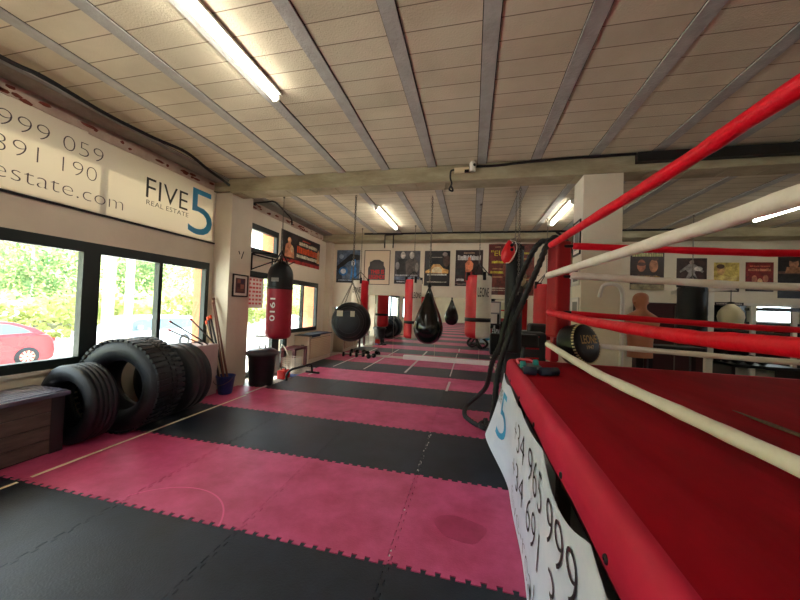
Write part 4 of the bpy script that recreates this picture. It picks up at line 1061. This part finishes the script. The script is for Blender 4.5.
P = [(.16, .14), (.16, .48), (.22, .56), (.22, .66), (.30, .68), (.38, .72), (.60, .72), (.68, .68), (.76, .66), (.76, .56), (.82, .48), (.82, .14)]
b.prism([(x * .79, y * 1.01) for x, y in P], 0, .001, 0, lambda x, y, z: (-3.15 + x, yb0 - .0135 - z, 2.1 + y))
part(b, 'vest', flat((70, 68, 70)), vest)
b = MB(); text_add(b, 'THIS IS', .42, .12, lambda s, q: Vector((-2.95 + s, yb0 - .0152, 2.42 + q)), 0, .03); text_add(b, 'LEGENDS', .48, .12, lambda s, q: Vector((-2.99 + s, yb0 - .0152, 2.27 + q)), 0, .03)
part(b, 'lettering', flat((206, 44, 48)), vest, recalc=False)
wposter(-2.225, -1.48, 2.14, 3.09, (58, 56, 60), [(0, .0, 1, .12, (26, 26, 30)), (.0, .12, 1, .22, (80, 92, 112))] + jag(.1, .9, .05, .04, 12, (170, 170, 176)) + jag(.05, .95, .24, .05, 8, (150, 150, 156)),
        'grey poster with two standing fighters on the back wall', polys=person_shape(.33, .28, 1.25, (176, 166, 160), (30, 28, 30)) + person_shape(.68, .28, 1.25, (186, 172, 164), (74, 64, 60)) + [(ell(.12, .55, .08, .12), (120, 116, 118)), (ell(.88, .5, .07, .14), (116, 106, 100))])
wposter(-1.35, -.635, 2.1, 3.09, (20, 17, 17), jag(.12, .88, .30, .05, 9, (226, 214, 196)) + jag(.12, .88, .10, .03, 16, (170, 160, 150)) + jag(.3, .7, .8, .03, 8, (150, 140, 130)),
        'black poster with a dark face profile over a glowing arena', polys=[([(.05, .42), (.25, .5), (.35, .62), (.6, .62), (.75, .5), (.95, .46), (.95, .36), (.05, .36)], (202, 140, 80)), ([(.3, .46), (.4, .54), (.6, .54), (.7, .46), (.7, .38), (.3, .38)], (240, 206, 150)), (ell(.86, .72, .14, .17), (70, 46, 40)), (ell(.80, .9, .1, .06), (120, 110, 104))])
wposter(-.485, .25, 2.115, 3.11, (38, 22, 22), [(.0, .06, 1, .08, (90, 70, 64))] + jag(.08, .92, .72, .14, 9, (196, 186, 180)) + jag(.3, .7, .90, .04, 10, (150, 120, 100)) + jag(.06, .34, .14, .07, 4, (206, 196, 188)) + jag(.1, .9, .03, .03, 18, (130, 110, 104)),
        'dark brown poster with a shirtless boxer in red shorts', polys=[([(.36, .12), (.38, .4), (.62, .4), (.64, .12), (.53, .12), (.5, .3), (.47, .12)], (130, 26, 28)), ([(.38, .4), (.36, .62), (.44, .7), (.58, .7), (.66, .62), (.62, .4)], (190, 104, 70)), (ell(.51, .75, .055, .06), (170, 90, 62)), ([(.05, .44), (.2, .5), (.3, .46), (.3, .3), (.05, .3)], (30, 30, 30))])
M_pb = (84, 28, 22)
wposter(.395, .93, 1.9, 3.27, M_pb, [(.0, 0, .5, .16, (70, 46, 44))] + jag(.12, .8, .42, .05, 7, (214, 176, 50)) + jag(.16, .78, .62, .05, 7, (220, 180, 50)) + jag(.08, .9, .12, .02, 16, (200, 180, 160)) + jag(.08, .9, .08, .02, 14, (180, 160, 140)) + jag(.2, .7, .50, .018, 12, (170, 130, 90)) + jag(.2, .7, .34, .018, 12, (170, 130, 90)) + jag(.3, .6, .93, .015, 9, (190, 150, 110)),
        'tall maroon poster with yellow lettering beside the black bag', polys=[(ell(.9, .5, .2, .16), (120, 60, 46))], texts=[('"EU', .12, .76, .62, .11, (214, 176, 44))])
wposter(.95, 1.56, 1.9, 3.27, (92, 36, 28), jag(.2, .9, .80, .04, 6, (210, 170, 56)) + jag(.3, .8, .70, .02, 8, (190, 150, 60)) + jag(.2, .9, .3, .03, 8, (150, 120, 80)),
        'second maroon poster partly hidden behind the battle rope', polys=[(ell(.3, .5, .18, .14), (120, 70, 54))])
wposter(2.16, 2.42, 1.95, 2.72, (44, 46, 54), [(.1, .8, .9, .86, (12, 12, 14)), (.2, .3, .8, .78, (10, 10, 12)), (.05, .05, .95, .2, (70, 78, 90))], 'small grey poster with a dark figure between post and pillar', polys=[(ell(.5, .68, .18, .08), (30, 28, 30))])
b = MB(); b.box(2.44, 2.62, YB - .04, YB, -.02, 3.3); struct(b, 'trim_10', mat('door_wood', (150, 94, 44), .5, rgb2=(128, 76, 34), nscale=3, stretch=(8, 8, .6)))
wposter(3.78, 4.5, 2.12, 3.07, (34, 16, 14), jag(.06, .96, .86, .10, 8, (206, 196, 120)) + jag(.12, .88, .28, .08, 5, (206, 150, 60)) + jag(.12, .88, .20, .05, 10, (214, 206, 190)) + jag(.2, .8, .36, .02, 12, (140, 110, 90)) + [(0, 0, 1, .14, (120, 110, 84))],
        'dark poster with two faces and yellow title right of the pillar', polys=[(ell(.32, .62, .13, .16), (146, 82, 56)), (ell(.68, .62, .13, .17), (150, 96, 66)), (ell(.32, .66, .14, .05), (60, 30, 24)), (ell(.72, .8, .1, .05), (60, 34, 26))])
wposter(4.76, 5.37, 2.2, 2.9, (42, 20, 20), [(0, 0, 1, .2, (24, 14, 14))], 'dark poster with a pale crouching figure above the black bag', polys=[([(.2, .1), (.4, .5), (.3, .6), (.12, .5), (.1, .56), (.4, .8), (.6, .8), (.9, .56), (.86, .5), (.66, .62), (.6, .5), (.8, .1), (.62, .1), (.5, .38), (.38, .1)], (120, 114, 112)), (ell(.5, .86, .08, .07), (130, 110, 104)), (ell(.72, .64, .14, .08), (176, 168, 164))])
wposter(5.51, 6.0, 2.12, 2.80, (196, 160, 82), [(.0, 0, 1, .12, (40, 20, 22))] + jag(.2, .8, .24, .12, 4, (50, 40, 44)) + jag(.1, .9, .04, .04, 14, (190, 170, 150)), 'yellow poster of a smiling boxer on the right of the back wall', polys=[([(.05, .2), (.1, .48), (.3, .56), (.62, .5), (.9, .58), (.95, .46), (.7, .3), (.4, .3), (.3, .2)], (216, 170, 100)), (ell(.26, .74, .16, .18), (202, 146, 92)), (ell(.24, .86, .16, .08), (60, 36, 26))])
wposter(6.12, 6.64, 2.14, 2.81, (104, 20, 22), [(0, 0, 1, .10, (26, 14, 16))] + jag(.1, .9, .70, .09, 8, (190, 120, 90)) + jag(.14, .86, .84, .05, 10, (180, 90, 70)), 'dark red poster with small portraits, second from the right end', polys=[(ell(.3, .42, .1, .13), (160, 96, 74)), (ell(.5, .32, .1, .13), (190, 150, 110)), (ell(.7, .44, .1, .13), (150, 90, 70))])
wposter(6.72, 7.35, 2.0, 2.98, (26, 22, 24), [(.0, .56, 1, .62, (90, 60, 50)), (0, .0, 1, .3, (16, 14, 16))], 'dark poster with a boxer portrait at the right picture edge', polys=[([(.2, .58), (.25, .72), (.7, .72), (.8, .58)], (140, 96, 70)), (ell(.45, .80, .14, .13), (150, 104, 80)), (ell(.45, .9, .15, .06), (30, 20, 16))])
# pictures on the pillar's left face
for z0, z1, y0, y1, lb in ((2.26, 2.72, 4.46, 4.76, 'black framed picture on the narrow pillar side, uppermost'), (1.86, 2.16, 4.46, 4.78, 'unframed photo sheet on the narrow pillar side, middle'), (1.40, 1.70, 4.46, 4.78, 'lowest photo sheet on the narrow pillar side')):
    framed((1.344, y1, z0), -Y1, Z1, -X1, y1 - y0, z1 - z0, lb, fr=(20, 18, 18) if z0 > 2.2 else (206, 200, 190), matc=(224, 218, 208), pic=(120, 116, 112), group='pictures on the pillar', depth=.016)

# ================================================================== RIGHT BACK AREA
t = thing('maroon_cabinet', (4.4, 8.55, 0), 'dark maroon cabinet against the back wall behind the torso dummy', 'cabinet')
b = MB(); b.box(3.85, 5.15, 8.35, 8.80, -.02, 1.80); part(b, 'body', mat('cab_maroon', (52, 14, 18), .4), t, bevel=.01)
b = MB(); b.box(4.48, 4.50, 8.335, 8.35, .05, 1.75); b.box(4.52, 4.54, 8.32, 8.35, .9, 1.1); part(b, 'door_handle', M_chain, t)
# right mirror with white frame
b = MB(); b.box(5.42, 8.4, YB - .03, YB - .01, .2, 1.80)
single(b, 'wall_mirror', M_mirror, 'white framed wall mirror on the right half of the back wall', 'mirror', 'mirrors on the back wall', loc=(7, YB - .02, .2))
b = MB()
for x in (5.40, 6.25, 7.0): b.box(x - .04, x + .04, YB - .06, YB - .031, .1, 1.84)
b.box(5.3, 8.4, YB - .06, YB - .031, 1.80, 1.86)
struct(b, 'trim_11', M_white)
t = thing('dark_shelving', (8.35, 4.6, 0), 'tall dark shelving on the right wall, added for the mirror reflection', 'shelf')  # invented dark unit with cartons, fills the right mirror's reflection
for z in (.1, .6, 1.1, 1.38, 2.0):
    b = MB(); b.box(8.1, 8.58, 2.6, 7.6, z, z + .04); part(b, 'shelf_board', M_blackm, t)
for y in (2.6, 4.2, 5.25, 7.56):
    b = MB(); b.box(8.1, 8.58, y, y + .04, -.02, 2.0); part(b, 'upright', M_blackm, t)
b = MB(); b.box(8.55, 8.58, 2.64, 5.25, .1, 2.0); b.box(8.55, 8.58, 5.29, 7.56, .1, 1.40); part(b, 'back_panel', mat('shelf_back_dark', (26, 30, 30), .6), t)
for i in range(14):
    y = 2.75 + i * .34 + (.12 if 3.9 < 2.75 + i * .34 < 4.3 else 0) + (.1 if 4.95 < 2.75 + i * .34 < 5.35 else 0); zz = (.64, 1.14)[i % 2]; b = MB(); b.box(8.2, 8.5, y, y + .18 + .03 * (i % 3), zz + .001, zz + .16 + .05 * (i % 2)); tag(b.build('storage_carton', flat(((150, 140, 120), (60, 62, 66), (120, 60, 54))[i % 3])), 'small carton on the dark shelving, added for the mirror reflection', 'carton', 'cartons on the dark shelving')
b = MB(); b.box(5.50, 6.05, YB - .068, YB - .061, 1.80, 1.87, 0)
for a in jag(.05, .95, .3, .4, 12, (0, 0, 0)): b.box(5.5 + .55 * a[0], 5.5 + .55 * a[2], YB - .0695, YB - .068, 1.82, 1.85, 1)
single(b, 'small_sign', [flat((46, 26, 26)), flat((190, 180, 170))], 'narrow dark sign on the white mirror frame', 'sign', loc=(5.8, YB - .065, 1.82))
b = MB(); b.box(4.62, 4.73, 7.55, 7.65, .0, 2.1); b.box(4.62, 4.68, 6.96, 7.55, 2.022, 2.08); b.box(4.64, 4.71, 7.65, 8.8, 2.02, 2.1)
single(b, 'white_rack_post', M_white, 'white upright rack post right of the black bag', 'rack', loc=(4.68, 7.6, 0))
b = MB(); b.box(6.3, 8.2, 8.5, 8.62, 1.70, 1.77)
for x in (6.32, 8.1): b.box(x, x + .05, 8.62, 8.77, 1.70, 1.75)
single(b, 'black_bar', M_blackm, 'black bar across the top of the right mirror', 'bar', loc=(7.2, 8.56, 1.7))
# cream speed ball
t = thing('speed_ball', (4.64, 7.0, 1.3), 'cream teardrop speed ball hanging in front of the right mirror', 'speed ball')
b = MB(); b.lathe([(.001, 1.33), (.11, 1.35), (.165, 1.42), (.185, 1.53), (.168, 1.62), (.12, 1.70), (.06, 1.75), (.03, 1.78), (.001, 1.785)], (4.64, 7.0, 0), 'z', 28); part(b, 'body', mat('cream_leather', (206, 194, 160), .5), t)
b = MB(); b.tube([(4.64, 7.0, 1.77), (4.64, 7.0, 2.02)], .007, 6); b.lathe([(.001, 1.765), (.05, 1.77), (.05, 1.80), (.001, 1.81)], (4.64, 7.0, 0), 'z', 12); part(b, 'cord', M_cable, t)
# dark equipment low behind the ring
t = thing('black_bench', (3.3, 5.0, 0), 'black padded bench behind the far ring side', 'bench')
b = MB(); b.box(2.35, 3.0, 4.9, 5.2, .98, 1.10); part(b, 'pad', M_black, t, bevel=.02)
for x in (2.4, 2.9):
    b = MB(); b.box(x, x + .05, 5.02, 5.07, .001, .98); part(b, 'leg', M_blackm, t)
t = thing('weight_rack', (4.4, 6.2, 0), 'black dumbbell rack behind the far ring side at right', 'rack')
b = MB()
for x in (4.0, 4.85): b.box(x, x + .05, 6.0, 6.4, -.02, .779)
for z in (.40, .739): b.box(4.0, 4.9, 6.0, 6.4, z, z + .04)
part(b, 'rack_frame', M_blackm, t)
for i in range(3):
    dumbbell(4.12 + i * .17, 6.2, .78, .20, .07, PI / 2 + .3, ['leftmost dumbbell on the rack behind the ring', 'middle dumbbell on the rack behind the ring', 'rightmost dumbbell on the rack behind the ring'][i], 'dumbbells on the rack')
# white bent tube
b = MB(); b.tube(smooth_path([(1.705, 4.15, -.02), (1.705, 4.15, .8), (1.705, 4.15, 1.66), (1.695, 4.15, 1.77), (1.66, 4.15, 1.83), (1.60, 4.16, 1.85), (1.52, 4.2, 1.83), (1.50, 4.25, 1.7)]), .022, 12)
b.tube([(1.705, 4.0, 0), (1.705, 4.38, 0)], .022, 10)
single(b, 'bent_white_tube', mat('tube_white', (210, 204, 198), .35), 'white curved tube frame standing in front of the pillar', 'frame', loc=(1.85, 4.15, 0))

# torso dummy (lofted single body)
def torso_dummy(cx, cy, rot):
    t = thing('torso_dummy', (cx, cy, 0), 'skin coloured boxing torso dummy seen from behind, beyond the ring', 'training dummy')
    S = [(.95, .155, .10, 0), (1.05, .150, .10, 0), (1.15, .150, .105, 0), (1.25, .165, .11, 0), (1.33, .20, .115, 0), (1.38, .232, .115, 0), (1.43, .244, .105, 0), (1.465, .234, .095, .0), (1.492, .195, .085, .005), (1.52, .145, .074, .008), (1.548, .092, .064, .01), (1.575, .058, .060, .012),
         (1.605, .060, .065, .0), (1.625, .063, .075, -.008), (1.65, .072, .088, -.012), (1.68, .079, .096, -.012), (1.71, .082, .098, -.010), (1.74, .079, .094, -.006), (1.765, .068, .080, -.002), (1.785, .047, .055, .0), (1.797, .012, .014, .0)]
    n = 28; b = MB(); vs = []
    for z, a, d, off in S:
        for k in range(n):
            th = 2 * PI * k / n; x = a * math.cos(th); y = d * math.sin(th) + off * -1
            if z > 1.62 and z < 1.70 and abs(math.cos(th)) < .25 and math.sin(th) > 0: y += .012 * (1 - abs(z - 1.665) / .05)
            if 1.1 < z < 1.42 and math.sin(th) < 0 and abs(math.cos(th)) < .12: y += .012
            vs.append((x, y, z))
    fs = [(i * n + k, i * n + (k + 1) % n, (i + 1) * n + (k + 1) % n, (i + 1) * n + k) for i in range(len(S) - 1) for k in range(n)] + [tuple(range(n))[::-1], tuple((len(S) - 1) * n + k for k in range(n))]
    b.add(vs, fs, 0, True)
    # ears
    for s in (-1, 1):
        b.lathe([(.001, -.012), (.018, -.01), (.022, 0), (.018, .01), (.001, .012)], (s * .083, .0, 1.665), 'x', 10)
    M_skin = mat('dummy_skin', (204, 140, 104), .5, rgb2=(190, 124, 90), nscale=6)
    o = part(b, 'torso', M_skin, t); o.location = (0, 0, 0); o.rotation_euler = (0, 0, rot)
    b = MB(); b.tube([(0, 0, .02), (0, 0, .96)], .045, 14); b.lathe([(.001, 0), (.24, 0), (.25, .04), (.24, .20), (.12, .28), (.001, .28)], (0, 0, .001), 'z', 30)
    o = part(b, 'stand', M_blackm, t); o.location = (0, 0, 0)
torso_dummy(2.155, 4.72, math.radians(12))

# ================================================================== OUTSIDE
GZ = -.95
b = MB(); b.box(-60, XL - .3, -45, 70, GZ - .2, GZ)
struct(b, 'street_ground', mat('street_asphalt', (222, 216, 208), .9, rgb2=(206, 200, 192), nscale=.6))
b = MB(); b.box(-6.2, XL - .3, -20, 20, GZ, -.03); struct(b, 'pavement_outside', mat('pavement_pale', (214, 206, 196), .9))
# hillside
b = MB(); nx_, ny_ = 16, 60; vs = []
for j in range(ny_ + 1):
    for i in range(nx_ + 1):
        x = -27 - 26 * i / nx_; y = -45 + 115 * j / ny_
        vs.append((x, y, GZ + .6 + 9.0 * (i / nx_) ** .8 + .8 * math.sin(y * .6 + i) + .5 * math.sin(y * 1.7 + 2 * i)))
b.add(vs, [(j * (nx_ + 1) + i, j * (nx_ + 1) + i + 1, (j + 1) * (nx_ + 1) + i + 1, (j + 1) * (nx_ + 1) + i) for j in range(ny_) for i in range(nx_)], 0, True)
struct(b, 'hillside_outside', mat('hill_green', (150, 160, 84), .9, rgb2=(200, 196, 120), nscale=1.3, bump=.8, bscale=3))
def m_leaf(nm, c1, c2):
    m = bpy.data.materials.new(nm); m.use_nodes = True; nt = m.node_tree; nt.nodes.clear()
    o = nt.nodes.new('ShaderNodeOutputMaterial'); d = nt.nodes.new('ShaderNodeBsdfDiffuse'); tr = nt.nodes.new('ShaderNodeBsdfTranslucent'); mx = nt.nodes.new('ShaderNodeMixShader'); mx.inputs[0].default_value = .5
    g = nt.nodes.new('ShaderNodeNewGeometry'); n = nt.nodes.new('ShaderNodeTexNoise'); n.inputs['Scale'].default_value = 1.5; rp = nt.nodes.new('ShaderNodeValToRGB')
    rp.color_ramp.elements[0].color = lin(c1); rp.color_ramp.elements[1].color = lin(c2); rp.color_ramp.elements[0].position = .35; rp.color_ramp.elements[1].position = .65
    nt.links.new(g.outputs['Position'], n.inputs[0]); nt.links.new(n.outputs[0], rp.inputs[0]); nt.links.new(rp.outputs[0], d.inputs[0]); nt.links.new(rp.outputs[0], tr.inputs[0])
    nt.links.new(d.outputs[0], mx.inputs[1]); nt.links.new(tr.outputs[0], mx.inputs[2]); nt.links.new(mx.outputs[0], o.inputs[0]); return m
L1 = m_leaf('leaf_olive', (128, 138, 76), (176, 178, 118)); L2 = m_leaf('leaf_green', (88, 118, 76), (146, 160, 112))
M_bark = mat('bark_pale', (206, 196, 180), .9, rgb2=(170, 156, 140), nscale=6)
def tree(x, y, h, r, lm, label, name='street_tree', n=1500, trunk=.14, low=.28):
    t = thing(name, (x, y, GZ), label, 'tree', 'trees across the street')
    b = MB(); b.tube(smooth_path([(x, y, GZ), (x + .1, y, GZ + h * .3), (x - .05, y + .1, GZ + h * .7)]), [trunk] * 9 + [trunk * .8] * 7 + [trunk * .5], 10) if False else b.tube([(x, y, GZ), (x + .08, y, GZ + h * .35), (x - .05, y + .1, GZ + h * .75)], [trunk, trunk * .8, trunk * .4], 10)
    part(b, 'trunk', M_bark, t)
    q = random.Random(int(abs(x * 31 + y * 17))); b = MB()
    cl = [(q.uniform(-.6, .6) * r, q.uniform(-.6, .6) * r, GZ + h * q.uniform(low + .12, .9), r * q.uniform(.45, .7)) for _ in range(9)]
    for i in range(n):
        c = cl[q.randrange(9)]; d = Vector((q.gauss(0, 1), q.gauss(0, 1), q.gauss(0, 1))).normalized() * c[3] * q.uniform(.6, 1.05)
        p = Vector((x + c[0], y + c[1], c[2])) + d; u = Vector((q.gauss(0, 1), q.gauss(0, 1), q.gauss(0, 1))).normalized(); v = u.orthogonal().normalized(); s = q.uniform(.10, .2)
        b.add([p - u * s, p + v * s * .5, p + u * s, p - v * s * .5], [(0, 1, 2, 3)])
    part(b, 'crown', lm, t, recalc=False)
spots = [(-27, 3, 6.5, 2.6, L1, 'olive green tree opposite the near window, leftmost'), (-26.5, 8.5, 6.5, 2.4, L1, 'yellow green bushy tree above the red car'), (-27, 14, 7.0, 2.8, L2, 'green tree behind the window mullion'),
         (-26.5, 19.5, 7, 2.6, L2, 'green tree with pale trunk seen through the middle window'), (-27, 25.5, 7.5, 3.0, L1, 'olive tree seen through the right sliding pane'), (-26.5, 32, 7, 3, L2, 'dark green tree at the end of the street view'), (-27, 41, 8, 3.4, L1, 'far tree seen through the entrance door'),
         (-29, -3, 8, 3, L1, 'hillside tree left of all others'), (-34.5, 7, 11, 3.4, L2, 'tall hillside tree behind the red car'), (-31, 17, 10, 3.4, L1, 'tall hillside tree behind the middle window'), (-32, 28, 11, 3.6, L2, 'tall hillside tree behind the white van')]
for x, y, h, r, lm, lb in spots: tree(x, y, h, r, lm, lb)
# low hedge
b = MB(); q = random.Random(9)
for i in range(5200):
    y = q.uniform(-12, 40); p = Vector((-22.0 + q.uniform(-.5, .5), y, GZ + q.uniform(.1, 2.3 + .5 * math.sin(y)))); u = Vector((q.gauss(0, 1), q.gauss(0, 1), q.gauss(0, 1))).normalized(); v = u.orthogonal().normalized(); s = q.uniform(.12, .26)
    b.add([p - u * s, p + v * s * .6, p + u * s, p - v * s * .6], [(0, 1, 2, 3)])
tag(b.build('hedge_foliage', L1, recalc=False), 'long olive green hedge along the far side of the street', 'hedge', kind='stuff')
# pale trunks near street
for x, y, lb in ((-9.0, 6.62, 'pale slim post outside the middle window'), (-13.0, 8.85, 'pale tree trunk outside, left in the middle window')):
    b = MB(); b.tube([(x, y, GZ), (x, y + .02, 4.6)], .09 if x > -12 else .17, 12)
    single(b, 'street_post', M_bark if x < -12 else M_white, lb, 'post', loc=(x, y, GZ))

# cars parked along the street (length along Y)
def car(name, cx, cy, L, Wd, Ht, col, label, kind='hatch', flip=1):
    t = thing(name, (cx, cy, GZ), label, 'car', 'parked cars outside')
    M_c = mat('car_%d_%d_%d' % col, col, .3, coat=.6); M_w = mat('car_window', (84, 104, 108), .35, spec=.8)
    z0 = GZ + .20
    def Yp(q): return cy + flip * (q - .5) * L
    if kind == 'hatch':
        low = [(0, .12), (0, .34), (.02, .50), (.10, .60), (.28, .66), (.34, .68), (.86, .70), (.955, .66), (.985, .55), (1, .34), (.99, .12), (.90, .05), (.1, .05)]
        top = [(.24, .64), (.38, .90), (.46, .985), (.62, 1.0), (.76, .955), (.88, .82), (.955, .66)]
        win = [(.29, .68), (.40, .89), (.47, .95), (.61, .96), (.73, .915), (.80, .84), (.86, .72)]
    else:
        low = [(0, .12), (0, .36), (.02, .48), (.08, .54), (.2, .58), (.97, .60), (1, .5), (1, .12), (.92, .05), (.08, .05)]
        top = [(.15, .56), (.27, .90), (.32, .97), (.4, 1.0), (.93, .99), (.975, .93), (.99, .58)]
        win = [(.19, .60), (.28, .86), (.33, .92), (.90, .92), (.93, .86), (.95, .62)]
    b = MB()
    b.prism([(Yp(a), GZ + h_ * Ht) for a, h_ in low], -Wd / 2, Wd / 2, 0, lambda a, c, d: (cx + d, a, c))
    part(b, 'body', M_c, t, bevel=.06)
    b = MB()
    n = len(top); w0, w1 = Wd * .47, Wd * .38
    def wd_at(h_): return w0 + (w1 - w0) * max(0, min(1, (h_ - .6) / .4))
    vs = [(cx - wd_at(h_), Yp(a), GZ + h_ * Ht) for a, h_ in top] + [(cx + wd_at(h_), Yp(a), GZ + h_ * Ht) for a, h_ in top]
    b.add(vs, [tuple(range(n)), tuple(range(n, 2 * n))[::-1]] + [(i, (i + 1) % n, n + (i + 1) % n, n + i) for i in range(n)]); part(b, 'cabin', M_c, t, bevel=.04)
    for s in (-1, 1):
        b = MB(); vs = [(cx + s * (wd_at(h_) + .012), Yp(a), GZ + h_ * Ht) for a, h_ in win]
        b.add(vs, [tuple(range(len(win)))]); part(b, 'side_window', M_w, t, recalc=False)
        b = MB(); a = .52; b.box(cx + s * (w0 + .0) - .02, cx + s * (w0 + .0) + .02, Yp(a) - .03, Yp(a) + .03, GZ + .66 * Ht, GZ + .95 * Ht); part(b, 'pillar', M_c, t)
        b = MB(); b.box(cx + s * Wd / 2 - .015, cx + s * Wd / 2 + .02, Yp(.62) - .09, Yp(.62) + .09, GZ + .56 * Ht, GZ + .585 * Ht); part(b, 'door_handle', M_white, t)
        b = MB(); b.box(cx + s * (Wd / 2 + .06) - .07, cx + s * (Wd / 2 + .06) + .07, Yp(.31) - .07, Yp(.31) + .07, GZ + .66 * Ht, GZ + .76 * Ht); part(b, 'side_mirror', M_c, t, bevel=.02)
    for a in (.17, .82):
        for s in (-1, 1):
            b = MB(); x = cx + s * (Wd / 2 - .09)
            b.lathe([(.19, -.11), (.30, -.105), (.325, -.07), (.325, .07), (.30, .105), (.19, .11)], (x, Yp(a), GZ + .325), 'x', 28); w_ = part(b, 'wheel', M_rubber, t)
            b = MB()
            for k in range(9):
                th = 2 * PI * k / 9; b.obox((x + s * .095, Yp(a) + .11 * math.cos(th), GZ + .325 + .11 * math.sin(th)), (0, math.cos(th), math.sin(th)), (0, -math.sin(th), math.cos(th)), (1, 0, 0), .09, .02, .012)
            b.lathe([(.185, -.10), (.205, -.10), (.205, .10), (.185, .10)], (x, Yp(a), GZ + .325), 'x', 28)
            b.lathe([(.001, .06 * s), (.19, .05 * s)], (x, Yp(a), GZ + .325), 'x', 20)
            part(b, 'rim', mat('rim_silver', (214, 206, 170), .3, metal=.3), w_)
    for a, col2 in ((.995, (190, 20, 20)), (.01, (230, 230, 220))):
        for s in (-1, 1):
            b = MB(); b.box(cx + s * Wd * .38 - .12, cx + s * Wd * .38 + .12, Yp(a) - .03, Yp(a) + .03, GZ + .50 * Ht, GZ + .58 * Ht); part(b, 'light', flat(col2, .2), t)
    return t
car('parked_car', -15.1, 6.1, 4.1, 1.75, 1.52, (196, 14, 30), 'red hatchback parked across the street, seen through the near window')
car('parked_car', -15.0, 11.7, 4.4, 1.8, 1.55, (206, 212, 218), 'white car parked outside the middle window', 'van')
car('parked_car', -13.6, 20.5, 4.4, 1.8, 1.5, (226, 228, 230), 'white car parked further on, seen through the entrance door')
car('parked_car', -15.6, 30.0, 4.3, 1.8, 1.5, (120, 150, 190), 'small bluish car far along the street')
